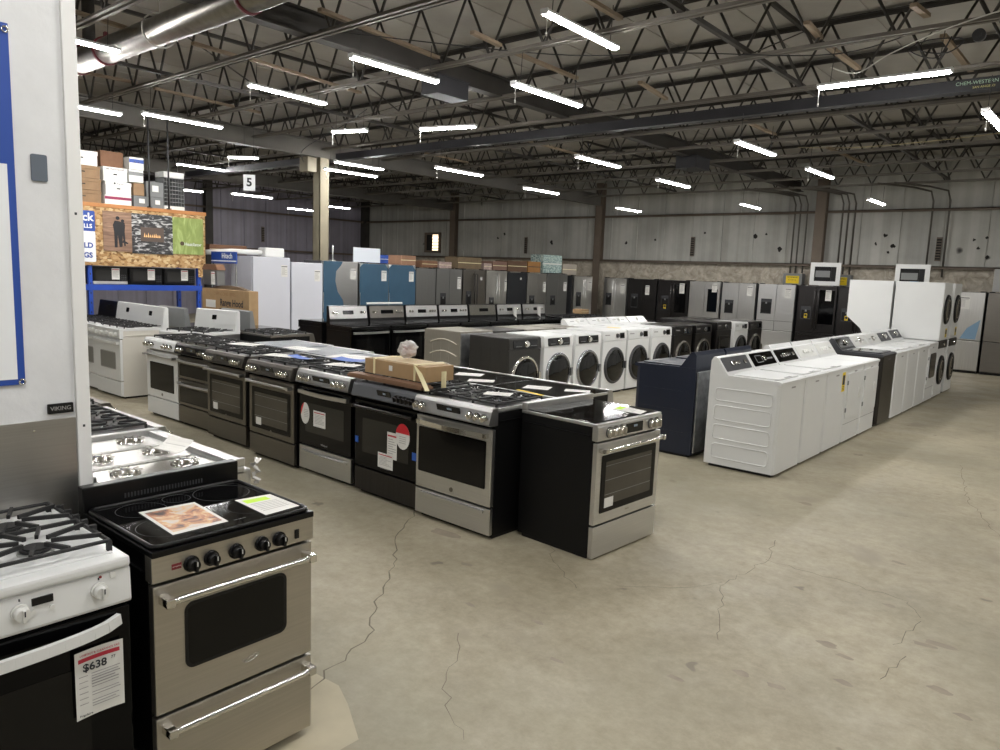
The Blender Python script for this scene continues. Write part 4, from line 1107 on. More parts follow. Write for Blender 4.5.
conduit_run('c', (-7.12, -6.98, -6.8), 0, ('outermost conduit above the left yellow sign box', 'middle conduit above the left yellow sign box', 'conduit above the left yellow sign box, next to the wall column'))
conduit_run('c', (-5.92, -5.78, -5.62), 0, ('conduit above the right yellow sign box, next to the wall column', 'middle conduit above the right yellow sign box', 'outermost conduit above the right yellow sign box'))
conduit_run('c', (-3.9, -3.55), 0, ('conduit on the near side of the far right wall vent', 'conduit on the far side of the far right wall vent'))
for x, lb in ((-6.98, 'grey electrical box with a yellow warning plate, under the left conduits'), (-5.78, 'grey electrical box with a yellow warning plate, half behind the white oven')):
    e = empty('electrical_box', (x, Y1 - .2, 1.93)); tag(e, lb, 'electrical box', 'yellow plated boxes on the back wall')
    b = MB(); b.box(-.25, .25, -.12, .1, -.16, .17, .01); b.build('enclosure', GPLAS, e)
    b = MB(); b.box(-.17, .17, -.127, -.119, -.09, .11); b.build('warning_plate', YEL, e)
    text_mesh('WARNING', .055, DINK, 'plate_text', e, (0, -.13, .07)); text_mesh('HIGH VOLTAGE', .03, DINK, 'plate_text', e, (0, -.13, .0))
for i, (x, z) in enumerate([(-8.2, 3.1), (-7.9, 3.15), (-7.5, 2.75), (-9.7, 3.2), (-6.0 + .9, 2.9), (-4.9, 3.1), (-4.7, 2.85), (-4.8, 2.7), (-2.9, 2.8), (-2.7, 2.6), (-12.3, 2.9), (-17.3, 3.2), (-17.6, 3.05), (-3.0, 3.0), (-2.75, 3.05), (-15.2, 2.9), (-11.3, 3.0)]):
    rr = random.Random(i); n = 9; m = MB(); s = rr.uniform(.03, .07)
    m._add([(x + s * rr.uniform(.5, 1.2) * math.cos(2 * PI * k / n), Y1 - .035, z + s * rr.uniform(.5, 1.3) * math.sin(2 * PI * k / n)) for k in range(n)], [tuple(range(n))])
    o = m.build('wall_puncture', HOLE); tag(o, kind='structure')

# partition at the left edge (painted board over a steel sheet)
p = MB(); p.box(-3.02, -2.92, Y0, 1.045, 0, ZC); struct(p.build('wall_partition', PART))
p = MB(); p.box(-3.03, -2.905, 1.045, 1.092, 0, ZC, .003); p.use(1).box(-2.906, -2.9045, 1.063, 1.071, 1.97, 1.979); p.box(-2.906, -2.9045, 1.063, 1.071, 1.20, 1.209); struct(p.build('trim_2', [mat('aluminium_trim', (222, 222, 220), .4), DINK]))
p = MB(); p.box(-2.92, -2.914, Y0, 1.043, .0, 1.238); p.use(1).cyl((-2.9145, .905, 1.205), .004, .004, 'x', 10); struct(p.build('trim_3', [mat('sheet_steel', (176, 174, 170), .36, 1., .05, 3., .02, (60, .8, 60)), CHROME]))
bs = empty('wall_banner', (-2.915, 0, 1.95)); tag(bs, 'large white banner with a broad blue border fixed to the white partition', 'banner')
b = MB(); b.box(0, .004, -1.6, .885, -.575, .62); b.build('banner_sheet', SIGNB, bs)
b = MB(); b.box(.004, .0055, -1.6, .862, -.555, .17); b.build('banner_white_field', SIGNW, bs)
for y, z in ((.875, .60), (.875, -.565)):
    g = MB(); g.tube([(.006, y + .009 * math.cos(a), z + .009 * math.sin(a)) for a in [2 * PI * i / 14 for i in range(14)]], .0035, 6, True); g.build('grommet', CHROME, bs)
b = MB(); b.prism(rrect(.935, .985, 2.075, 2.165, .006), 'x', -2.919, -2.913); o = b.build('switch_plate', SLATE); tag(o, 'small slate grey plate screwed to the white partition', 'plate')
bd = empty('brand_badge', (-2.910, 1.00, 1.278)); tag(bd, 'small black nameplate with silver letters above the steel sheet', 'nameplate')
b = MB(); b.prism(rrect(-.05, .034, -.018, .018, .003), 'x', -.004, .004); b.build('plate', BPLAS, bd)
text_mesh('VIKING', .021, INK, 'lettering', bd, (.0045, -.008, 0), (PI / 2, 0, PI / 2))

# ------------------------------------------------------------------ front left: ranges facing the aisle (+X)
rg = put('fg', foreground_range, (-2.267, 1.315, 0), FX, 'stainless electric range with five black knobs, rounded oven window and papers on top', 'range')
put('fgg', foreground_gas, (-2.285, .575, 0), FX, 'white gas range with black grates and a price tag on its black oven door', 'range')
put('ck', cooktop_steel, (-3.45, 1.77, 0), BY, 'stainless range with bare star burners and no grates behind the foreground range', 'range')
put('cg', cooktop_grated, (-4.34, 1.86, 0), BY, 'white rimmed gas range with black grates, beside the bare burner range', 'range')
put('rg_gas', range_gas_slide, (-5.2, 1.92, 0), BY, 'steel gas range mostly hidden at the white partition edge, past the white rimmed one', 'range')
# papers
def sheet(name, pts, z, m, label, cat, extra=None, grp=None, curl=0.):
    cx = sum(p[0] for p in pts) / 4; cy = sum(p[1] for p in pts) / 4
    e = MB(); n = 8; vs = []
    a, b_, c_, d = [Vector((p[0] - cx, p[1] - cy)) for p in pts]
    for lay in (0, .0009):
        for i in range(n + 1):
            t = i / n
            for p in (a.lerp(b_, t), d.lerp(c_, t)): vs.append((p.x, p.y, .0008 + lay + curl * (2 * t - 1) ** 2))
    N = 2 * (n + 1)
    fs = []
    for i in range(n):
        fs += [(2 * i, 2 * i + 1, 2 * i + 3, 2 * i + 2), (N + 2 * i, N + 2 * i + 2, N + 2 * i + 3, N + 2 * i + 1), (2 * i, 2 * i + 2, N + 2 * i + 2, N + 2 * i), (2 * i + 1, N + 2 * i + 1, N + 2 * i + 3, 2 * i + 3)]
    fs += [(0, N, N + 1, 1), (2 * n, 2 * n + 1, N + 2 * n + 1, N + 2 * n)]
    e._add(vs, fs); o = e.build(name, m, None, (cx, cy, z)); tag(o, label, cat, grp)
    if extra:
        for k, (u0, u1, v0, v1, mm, nm) in enumerate(extra):
            q = MB(); P = []
            for u, v in ((u0, v0), (u1, v0), (u1, v1), (u0, v1)):
                w = a.lerp(b_, u).lerp(d.lerp(c_, u), v); P.append((w.x, w.y, .0019 + curl * (2 * u - 1) ** 2))
            q._add(P, [(0, 1, 2, 3)]); q.build(nm, mm, o)
    return o
PZ = .9175
lines = [(.12, .88, .34 + .08 * k, .36 + .08 * k, INK, 'text_line') for k in range(7)]
sheet('brochure', [(-2.64, 1.14), (-2.34, 1.12), (-2.34, 1.32), (-2.62, 1.34)], PZ, PAPER, 'colour brochure with a warm landscape picture lying on the black glass range top', 'brochure', [(.08, .92, .06, .94, LEAF, 'picture')])
sheet('spec_sheet', [(-2.54, 1.46), (-2.31, 1.45), (-2.32, 1.60), (-2.52, 1.60)], PZ, PAPER, 'white printed sheet with a lime highlighted heading on the black glass range top', 'paper', [(.10, .30, .10, .78, LIME, 'highlight')] + [(.38 + .08 * k, .40 + .08 * k, .12, .88, INK, 'text_line') for k in range(6)])
sheet('spec_sheet', [(-3.34, 1.47), (-3.46, 1.65), (-3.30, 1.69), (-3.18, 1.51)], .955, PAPER, 'curled printed sheet lying across the bare burners of the steel range', 'paper', [(.15 + .1 * k, .17 + .1 * k, .1, .9, INK, 'text_line') for k in range(7)], None, .03)
m = MB(); rb = random.Random(2)
pts = [(rb.uniform(-.03, .03), rb.uniform(-.02, .02), .05 * k / 2 - .06) for k in range(5)]
m.tube([(-3.0 + .01 * math.sin(k * 2.), 1.83 + .012 * math.cos(k * 1.7), .93 - k * .014) for k in range(9)], .018, 8, flat=.5)
tag(m.build('plastic_wrap', PLASTIC), 'crumpled clear plastic hanging off the corner of the bare burner range', 'plastic wrap')

# ------------------------------------------------------------------ middle island, first row facing the camera side (-Y)
ROW = [('w', range_white_gas, -8.42, 3.95, 'white slide-in gas range with six front knobs at the far end of the oven row', 0),
       ('dbl', range_double, -7.66, 3.95, 'grey double oven range with two curved handles, second in the oven row', 0),
       ('gk', range_grey_knobs, -6.89, 3.88, 'grey gas range with a framed oven window, between the double oven and its twin', -.01),
       ('gk', range_grey_knobs, -5.95, 3.795, 'grey gas range with framed window beside the range with the oval sticker', -.02),
       ('bd', range_black_door, -5.16, 3.81, 'range with black glass door, curved steel handles and a red edged oval sticker', -.02),
       ('bs', range_black_stainless, -4.32, 3.765, 'black stainless range with round red sticker and blue tape under the cardboard bundle', -.02),
       ('ss', range_steel_slide, -3.545, 3.715, 'stainless gas range with black side, last of the long oven row', -.02)]
for k, fn, x, y, lb, rz in ROW: put(k, fn, (x, y, 0), rz, lb, 'range', 'ovens of the long island row')
put('end', range_end, (-2.476 + .0205, 3.909 + .377, 0), FX - .053, 'black sided stainless electric range turned to the aisle at the end of the island', 'range')
# second row, backs against the first
BK = [('gl', range_glass_slide, -3.40, 'black glass top range behind the last stainless gas range'), ('gl', range_glass_slide, -4.17, 'black glass top range behind the cardboard bundle, right half'),
      ('gl', range_glass_slide, -4.94, 'black glass top range behind the cardboard bundle, left half'), ('gg', range_grey_glass, -5.71, 'blue grey glass top range beside the black glass tops in the rear island row'),
      ('gg', range_grey_glass, -6.48, 'blue grey glass top range in the middle of the rear island row'), ('gg', range_grey_glass, -7.25, 'blue grey glass top range farthest along the rear island row')]
for k, fn, x, lb in BK: put(k, fn, (x - .11, 5.12 if x > -6 else 5.22 if x > -7 else 5.27, 0), BY, lb, 'range', 'ranges of the rear island row')
put('we', range_white_electric, (-9.2, 4.56, 0), R(14), 'white range with an upright console standing behind the far end of the oven row', 'range')
put('gasb', range_gas_slide, (-8.71, 5.95, 0), BY, 'dark topped gas range behind the upright white console', 'range')
# loose papers and film on the island
def sq(x, y, w, h, a=0.):
    c, s = math.cos(a), math.sin(a); return [(x + c * u - s * v, y + s * u + c * v) for u, v in ((-w / 2, -h / 2), (w / 2, -h / 2), (w / 2, h / 2), (-w / 2, h / 2))]
for x, y, w, h, a, lb in [(-4.42, 4.82, .24, .17, .5, 'white sheet on the black glass top just behind the cardboard bundle'), (-4.1, 4.62, .22, .14, .6, 'small sheet on the black glass top behind the stainless gas range'),
                       (-3.58, 4.72, .21, .17, .4, 'white sheet on the black glass top nearest the front loaders'), (-3.28, 4.85, .2, .12, .5, 'small sheet near the outer corner of the rear island row')]:
    sheet('spec_sheet', sq(x, y, w, h, a), PZ, PAPER, lb, 'paper', lines[:5], 'papers lying on the island ranges')
for x, y, w, h, a, lb in [(-3.45, 4.08, .20, .14, .5, 'white sheet on the grates of the last stainless gas range'), (-7.3, 4.35, .34, .22, .3, 'white sheet on the grates of the double oven range'), (-6.2, 4.1, .40, .18, .3, 'long white sheet on the grates of the twin grey ranges'), (-5.35, 4.15, .3, .18, .4, 'white sheet on the grates of the range with the oval sticker')]:
    sheet('spec_sheet', sq(x, y, w, h, a), .948, PAPER, lb, 'paper', lines[:5], 'papers lying on the grates')
sheet('spec_sheet', sq(-6.0, 4.75, .42, .3, .2), PZ, PAPER, 'white sheet on a blue grey glass top in the middle of the rear island row', 'paper', lines[:5])
sheet('spec_sheet', sq(-6.9, 4.78, .4, .22, .1), PZ, PAPER, 'white sheet farthest along the blue grey glass tops', 'paper', lines[:5])
sheet('blue_wrap', sq(-5.9, 4.12, .34, .12, .1), .95, BLUET, 'crumpled blue film lying on the grates of the twin grey ranges', 'plastic film', None, None, .02)
sheet('blue_wrap', sq(-5.55, 4.42, .36, .2, .4), .95, BLUET, 'blue film sheet behind the grates of the oval sticker range', 'plastic film', None, None, .015)
sheet('spec_sheet', [(-2.74, 4.60), (-2.70, 4.42), (-2.46, 4.41), (-2.49, 4.55)], .9075, PAPER, 'printed sheet with a green heading on the black top of the end range', 'paper', [(.1, .8, .08, .3, LIME, 'highlight')] + lines[:5])
sheet('yellow_label', sq(-3.33, 4.30, .29, .035, -.2), .952, YEL, 'long yellow label strip on the grates of the last stainless gas range', 'label strip')
for x in (-5.45, -5.36, -6.2, -6.1):
    pass
# cardboard bundle on the black stainless range
b = MB(); b.box(-.47, .42, -.10, .02, 0, .018); b.box(-.44, .44, -.11, -.02, .018, .036); o = b.build('cardboard_strip', mat('reddish_card', (124, 94, 72), .7, 0, .1, 10), None, (-4.30, 3.83, .950), (0, 0, -.03)); tag(o, 'flat reddish cardboard strips lying under the brown bundle', 'cardboard strip')
b = MB(); b.box(-.36, .36, -.13, .16, 0, .115, .004); b.use(1).box(-.30, .30, -.11, .14, .115, .121); o = b.build('cardboard_carton', [CARD, mat('pale_card', (184, 164, 130), .7, 0, .06, 10)], None, (-4.27, 3.93, .995), (0, 0, -.03)); tag(o, 'brown cardboard bundle with cream straps on the black stainless range', 'carton')
for x in (-.24, .24):
    q = MB()
    for s in ((x - .01, x + .01, -.134, -.130, 0, .118), (x - .01, x + .01, .160, .164, 0, .118), (x - .01, x + .01, -.134, .164, .118, .125)): q.box(*s)
    q.build('strap', TAPE, o)
q = MB(); q.box(-.06, -.02, -.1312, -.130, .045, .085); q.build('label_square', PAPER, o)
q = MB(); q.bar((.24, -.12, .12), (.46, -.20, -.04), .035, .003); q.bar((.40, .02, .08), (.42, -.0, -.04), .05, .003); q.build('loose_tape', TAPE, o)
m = MB(); rb = random.Random(9); vs = []
bm = bmesh.new(); bmesh.ops.create_icosphere(bm, subdivisions=3, radius=.08)
for v in bm.verts: v.co *= rb.uniform(.82, 1.12); v.co.z *= .9
m._add([v.co.copy() for v in bm.verts], [[v.index for v in f.verts] for f in bm.faces]); bm.free()
o = m.build('plastic_bag', PLASTIC, None, (-4.33, 3.99, 1.195)); tag(o, 'clear plastic parts bag sitting on the brown cardboard bundle', 'plastic bag')
m = MB(); m.box(-.04, .04, -.015, .015, -.045, .03, .005); m.build('parts_packet', mat('maroon_packet', (150, 70, 72), .6), o)

# ------------------------------------------------------------------ left: white console ranges, rack
put('wc', range_white_console, (-10.28, 4.11, 0), 0, 'white console gas range with a full white side, beside the aisle to the rack', 'range', 'white console ranges')
put('wc', range_white_console, (-11.065, 4.14, 0), 0, 'white console gas range partly behind the partition edge, under the microwave rack', 'range', 'white console ranges')
put('bc', range_black_console, (-11.86, 4.2, 0), 0, 'black console range beside the white console ranges', 'range')
put('gc', range_grey_console, (-10.25, 5.60, 0), BY, 'grey backed console range just behind the white console range', 'range', 'grey backed ranges')
put('gc', range_grey_console, (-9.48, 6.125, 0), BY, 'grey backed console range between the white side and the range hood carton', 'range', 'grey backed ranges')
rk = empty('shelving_rack', (-12.9, 5.25, 0)); tag(rk, 'blue steel rack holding microwaves with a strand board panel above', 'rack')
for x in (-.30, .42):
    for y in (-1.35, -.5, 1.28):
        b = MB(); b.box(x - .03, x + .03, y - .03, y + .03, 0, 2.62)
        for k in range(16): b.use(1).box(x + .0302, x + .0312, y - .008, y + .008, .2 + .15 * k, .23 + .15 * k)
        b.use(0); b.build('upright', [RACKB, DINK], rk)
for z in (.62, 1.40):
    b = MB(); b.box(.39, .46, -1.4, 1.33, z - .09, z); b.box(-.34, -.28, -1.4, 1.33, z - .09, z); b.build('shelf_beam', RACKB, rk)
    b = MB(); b.box(-.30, .42, -1.4, 1.33, z - .02, z - .002); b.build('shelf_board', OSB, rk)
b = MB(); b.box(-.4, .50, -1.45, 1.40, 2.60, 2.66, .004); b.build('top_board', RACKO, rk)
b = MB(); b.box(.47, .49, -1.45, 1.38, 1.70, 2.60); b.use(0).box(.47, .49, 1.25, 1.38, 1.55, 1.70); b.build('strand_board_panel', OSB, rk)
b = MB(); b.box(.44, .468, -.3, .45, 1.69, 1.72); b.build('panel_batten', BATT, rk)
bn = empty('advertising_banner', (-12.402, 0, 2.24)); tag(bn, 'vinyl banner with a couple, a fireplace and a green end panel', 'banner')
b = MB(); b.box(0, .004, 4.94, 5.38, -.31, .31); b.build('plank_panel', BANW, bn)
b = MB()
def body2(cx, s, h):
    return [(cx - .03 * s, -h * .5), (cx + .012 * s, -h * .5), (cx + .02 * s, -.05), (cx + .045 * s, -h * .48), (cx + .075 * s, -h * .48), (cx + .06 * s, 0), (cx + .07 * s, .1), (cx + .06 * s, h * .32), (cx - .02 * s, h * .34), (cx - .05 * s, .1), (cx - .035 * s, 0)]
b.prism([(x, z) for x, z in body2(5.14, 1, .5)], 'x', .004, .006); b.cyl((.004, 5.165, .21), .03, .002, 'x', 14)
b.prism([(x, z) for x, z in body2(5.22, .8, .46)], 'x', .0041, .0058); b.cyl((.004, 5.24, .17), .026, .002, 'x', 14); b.prism([(5.24, -.13), (5.32, -.17), (5.315, -.19), (5.23, -.17)], 'x', .004, .006)
b.build('standing_couple', mat('banner_black', (26, 26, 30), .5), bn)
b = MB(); b.box(0, .004, 5.38, 6.05, -.33, .31); b.build('rock_panel', BANR, bn)
b = MB(); b.box(.004, .006, 5.52, 5.90, -.13, .10); b.build('fireplace_frame', mat('banner_brown', (84, 70, 62), .5), bn)
b = MB()
for k in range(9): b.prism([(5.57 + k * .031, -.06), (5.596 + k * .031, -.06), (5.583 + k * .031, -.06 + random.Random(k).uniform(.04, .08))], 'x', .006, .007)
b.build('flames', mat('flame_print', (250, 196, 130), .5), bn)
b = MB(); b.box(0, .004, 6.05, 6.59, -.31, .30); b.build('green_panel', BANG, bn)
b = MB(); b.cyl((.004, 6.21, -.13), .035, .002, 'x', 18); b.build('round_mark', mat('banner_brown_mark', (70, 54, 34), .5), bn)
text_mesh('Heatilator', .075, SIGNW, 'banner_lettering', bn, (.006, 6.40, -.14), (PI / 2, 0, PI / 2))
bl = empty('shop_sign', (-12.404, 4.66, 2.14)); tag(bl, 'blue over white sign with partly hidden lettering, fixed to the strand board', 'sign')
b = MB(); b.prism(rrect(-.30, .165, .08, .39, .02), 'x', 0, .006); b.build('blue_panel', SIGNB, bl)
b = MB(); b.prism(rrect(-.30, .165, -.39, .08, .02), 'x', 0, .005); b.build('white_panel', SIGNW, bl)
text_mesh('ck', .17, SIGNW, 'sign_lettering', bl, (.007, .06, .29), (PI / 2, 0, PI / 2), bold=.004); text_mesh('LLS', .085, SIGNW, 'sign_lettering', bl, (.007, .06, .155), (PI / 2, 0, PI / 2), bold=.003)
text_mesh('LD', .11, SIGNB, 'sign_lettering', bl, (.007, .06, -.14), (PI / 2, 0, PI / 2), bold=.004); text_mesh('GS', .11, SIGNB, 'sign_lettering', bl, (.007, .05, -.29), (PI / 2, 0, PI / 2), bold=.004)
# microwaves
def make_micro():
    r = empty('microwave'); b = MB(); b.box(-.27, .27, .02, .38, .0, .28, .01); b.build('body', BPLAS, r)
    d = MB(); d.box(-.265, .14, 0, .022, .01, .272, .006); d.use(1).prism(rrect(-.22, .09, .06, .22, .01), 'y', -.003, 0.001); d.build('door', [BENAM, mat('microwave_window', (48, 47, 46), .12)], r)
    c_ = MB(); c_.box(.145, .265, 0, .022, .01, .272, .004)
    for i in range(3):
        for j in range(4): c_.use(1).box(.165 + i * .03, .185 + i * .03, -.002, 0, .05 + j * .03, .065 + j * .03)
    c_.build('control_panel', [BENAM, DPLAS], r); sticker(r, .02, .14, .08, .26, y=-.004, kind='lines', name='price_sheet'); return r
def make_micro_s():
    r = make_micro(); b = MB(); b.box(-.265, .265, -.004, .018, .004, .05, .002); b.build('steel_trim', STEEL, r); return r
put('mws', make_micro_s, (-12.5, 5.07, 1.402), FX, 'black microwave with a steel lower strip, nearest the white partition on the blue rack', 'microwave', 'microwaves on the blue rack')
put('mw', make_micro, (-12.5, 5.64, 1.402), FX, 'plain black microwave in the middle of the blue rack', 'microwave', 'microwaves on the blue rack')
put('mw', make_micro, (-12.5, 6.21, 1.402), FX, 'plain black microwave at the corner end of the blue rack', 'microwave', 'microwaves on the blue rack')
# storage boxes on the rack
def carton(y0, y1, z0, z1, m, label, d=.38, lid=None, band=None, x=-12.48, tagw=False, logo=None, cat='box', grp='storage boxes on top of the rack'):
    e = empty('storage_box', (x, (y0 + y1) / 2, z0)); w = (y1 - y0) / 2; h = z1 - z0 - .003
    b = MB(); b.box(-d, 0, -w + .006, w - .006, 0, h * .995, .004); b.build('box_body', m, e)
    if lid is not None:
        b = MB(); b.box(-d - .006, .006, -w, w, h * .72, h, .004); b.build('lid', lid, e)
        b = MB(); b.prism(rrect(-.03, .03, h * .45, h * .55, .01), 'x', -.001, .001); b.build('hand_hole', HOLE, e)
    if band: b = MB(); b.box(-.002, .0012, -w + .006, w - .006, h * .55, h * .85); b.build('printed_band', band, e)
    if tagw: b = MB(); b.box(-.001, .0015, -w * .3, w * .4, h * .35, h * .75); b.build('label_card', PAPER, e)
    if logo: text_mesh(logo, h * .2, DINK, 'box_lettering', e, (.0075, 0, h * (.86 if lid is not None else .6)), (PI / 2, 0, PI / 2))
    return tag(e, label, cat, grp)
zt = 2.662
KRAFT = mat('kraft_file_box', (132, 106, 78), .75, 0, .08, 12)
carton(4.45, 4.97, zt, 2.85, KRAFT, 'brown box at the bottom of the stack by the partition', lid=KRAFT); carton(4.45, 4.97, 2.85, 3.03, KRAFT, 'brown box second from the bottom in the stack by the partition', lid=KRAFT)
carton(4.46, 4.96, 3.03, 3.22, KRAFT, 'brown box third from the bottom in the stack by the partition', lid=KRAFT); carton(4.46, 4.93, 3.22, 3.44, WPLAS, 'white box on top of the brown stack by the partition', lid=WPLAS)
carton(4.86 + .15, 5.43, zt, 2.81, WPLAS, 'white box with a maroon band and red corner at the base of the white stack', band=MAROON); carton(5.03, 5.43, 2.81, 3.02, WPLAS, 'plain white box in the middle of the white stack', lid=WPLAS, logo='● Xerox')
carton(5.0, 5.37, 3.02, 3.24, WPLAS, 'white box with red scribbled print on top of the white stack', tagw=False, lid=PAPER, logo='▬ Hammermill')
carton(5.02, 5.38, 3.245, 3.50, CARDD, 'dark brown carton on top behind the white stack', x=-12.62)
carton(5.455, 5.715, zt, 2.84, CHARB, 'grey file box with a white card, beside the maroon banded box', tagw=True); carton(5.73, 5.955, zt, 2.84, CHARB, 'grey file box with a white card, below the larger grey box', tagw=True)
carton(5.66, 5.955, 2.84, 3.09, CHARB, 'larger grey file box stacked near the wire crate', tagw=True); carton(5.455, 5.64, 2.84, 3.04, KRAFT, 'small brown box between the white and the grey boxes')
carton(5.39, 5.63, 3.045, 3.24, WPLAS, 'pale box with a teal base behind the white stack', band=GPLAS); carton(5.40, 5.64, 3.242, 3.44, PAPER, 'topmost pale box with blue print, on the pale teal based box', logo='BLUE', band=SIGNB)
e = empty('bottle_crate', (-12.50, 6.14, zt)); tag(e, 'dark pigeonhole crate with white end strips standing on the rack', 'crate')
b = MB(); b.box(-.3, -.28, -.17, .17, 0, .62)
for k in range(8): b.box(-.3, 0, -.17, .17, .06 + .065 * k, .068 + .065 * k)
for k in range(8): b.box(-.3, 0, -.17 + .0485 * k - .003, -.17 + .0485 * k + .003, .06, .52)
b.build('lattice', GPLAS, e); b = MB(); b.box(-.3, .004, -.175, .175, 0, .06, .004); b.box(-.3, .004, -.175, .175, .53, .62, .004); b.build('end_strip', WPLAS, e)
for k in range(6):
    pass
for y, lb in ((5.33 + .35, 'thin dark rod rising from the rack beside the grey boxes'), (6.0, 'thin dark rod rising from the rack in front of the pigeonhole crate')):
    m = MB(); m.rod((-12.40, y, zt), (-12.40, y, 4.2), .014); m.box(-12.43, -12.37, y - .03, y + .03, zt, zt + .012); tag(m.build('hanger_rod', DWIRE), lb, 'rod')
# range hood carton and the things above it
rh = empty('hood_carton', (-10.88, 6.12, .0)); tag(rh, 'tall cardboard carton printed Range Hood standing by the white freezer', 'carton')
b = MB(); b.box(-.70, .70, 0, .16, 0, 1.40, .006); b.build('box_body', CARD, rh)
text_mesh('Range Hood', .15, DINK, 'box_lettering', rh, (.2, -.002, 1.19), bold=.003, sx=.9)
text_mesh('CAPPUCCINO SERIES', .07, mat('card_print', (140, 108, 74), .7), 'box_lettering', rh, (0, -.002, 1.325))
b = MB(); b.box(-.16, .34, -.002, .001, 1.085, 1.097); b.box(-.16, .20, -.002, .001, 1.035, 1.047); b.build('printed_rule', DINK, rh)
b = MB(); b.box(-.58, -.28, -.002, .001, 1.1, 1.22); b.build('address_label', PAPER, rh)
m = MB(); m.prism([(-.55, 1.40), (-.3, 1.445), (0, 1.462), (.3, 1.45), (.6, 1.40)], 'y', .05, .12); m.build('bulging_flap', mat('inside_card', (100, 84, 66), .8), rh)
hd = empty('range_hood', (-11.35, 6.13, 1.455)); tag(hd, 'grey metal hood box with a tag standing on the range hood carton', 'range hood')
b = MB(); b.box(-.22, .22, 0, .14, 0, .24, .006); b.build('hood_body', GREYSTEEL, hd); sticker(hd, .05, .17, .01, .21, y=-.003, kind='lines', name='price_sheet')
b = MB(); b.prism([(-.25, .24), (.25, .24), (.18, .33), (-.18, .33)], 'y', .0, .14); b.build('canopy', CARDD, hd)
bs2 = empty('shop_sign', (-12.2, 6.85, 1.905)); tag(bs2, 'small blue and white strip sign between the green banner and the freezer', 'sign')
b = MB(); b.box(-.42, .42, 0, .02, -.10, .10); b.build('board', SIGNB, bs2); b = MB(); b.box(-.42, .42, -.002, 0.0005, -.07, -.05); b.build('white_rule', SIGNW, bs2)
text_mesh('Hitech', .13, SIGNW, 'sign_lettering', bs2, (.12, -.003, .025), bold=.002)
b = MB(); b.box(-.42, -.40, .0, .02, -1.905, -.1); b.box(.38, .40, .0, .02, -1.905, -.1); b.build('post', GPLAS, bs2)

# ------------------------------------------------------------------ upright freezers and film covered columns facing the aisle (+X)
XV = -12.4
put('fz1', lambda: make_column_freezer(WFZ, .79, .78, 1.95), (XV, 7.94, 0), FX, 'tallest white upright freezer, next to the range hood carton', 'freezer', 'white upright freezers')
put('fz2', lambda: make_column_freezer(WFZ, .72, .76, 1.875), (XV, 8.73, 0), FX, 'shorter white upright freezer next to the half peeled blue film column', 'freezer', 'white upright freezers')
put('fb1', lambda: make_column_freezer(STEEL, .88, .66, 1.93, 'half'), (XV, 9.54, 0), FX, 'column refrigerator with blue film peeled off half its steel door', 'refrigerator', 'blue filmed columns')
put('fb2', lambda: make_column_freezer(STEEL, .79, .66, 1.91, 'full'), (XV, 10.42, 0), FX, 'fully blue filmed column refrigerator, next to the half peeled one', 'refrigerator', 'blue filmed columns')
put('fb2', None, (XV, 11.22, 0), FX, 'fully blue filmed column refrigerator, next to the grey fridges', 'refrigerator', 'blue filmed columns')
fr = lambda **k: (lambda: make_fridge(**k))
VR = [('v1', fr(skin=GREYSTEEL, W=.62, style='single', handles='none', H=1.86, papers=(), drawers=((.06, .5),)), 11.95, 'plain grey fridge door beside the last blue filmed column'),
      ('v2', fr(skin=GREYSTEEL, W=.86, H=1.87, handles='none', disp=(-.30, -.12, .98, 1.3), papers=((.26, .38, 1.4, 1.68),)), 12.72, 'grey french door fridge with a dispenser beside the plain grey door'),
      ('v3', fr(skin=STEELD, W=.82, H=1.87, handles='bar', dark=True, disp=(-.30, -.12, 1.0, 1.35), papers=((.2, .27, 1.62, 1.7),)), 13.6, 'slate fridge with a black water dispenser in the row over the black ranges'),
      ('v4', fr(skin=STEELV, W=.80, H=1.87, handles='bar', disp=(-.28, -.1, .95, 1.2), papers=((.3, .38, 1.35, 1.65),)), 14.44, 'bright steel fridge just before the all black fridge'),
      ('v5', fr(skin=mat('matte_black_door', (44, 46, 50), .35, .3), W=.80, H=1.85, handles='none', style='single', papers=((.1, .16, 1.66, 1.72),)), 15.27, 'matte black fridge in the middle of the distant fridge row'),
      ('v6', fr(skin=STEELV, W=.84, H=1.85, handles='none', disp=(-.32, -.1, 1.0, 1.25), papers=((.26, .38, 1.35, 1.62),)), 16.12, 'steel fridge with a low dispenser, right after the matte black fridge'),
      ('v7', fr(skin=GREYSTEEL, W=.98, H=1.85, handles='none', disp=(-.3, -.08, 1.0, 1.25), papers=((.30, .44, 1.38, 1.62),)), 17.05, 'wide grey fridge below the patterned carton'),
      ('v8', fr(skin=STEELV, W=.95, H=1.82, handles='bar', disp=(-.34, -.1, .95, 1.35), papers=((.25, .42, 1.4, 1.68),), dark=False), 18.35, 'steel french door fridge at the corner under the tall wall column')]
for k, fn, y, lb in VR: put(k, fn, (XV, y, 0), FX, lb, 'refrigerator', 'fridges facing the island')
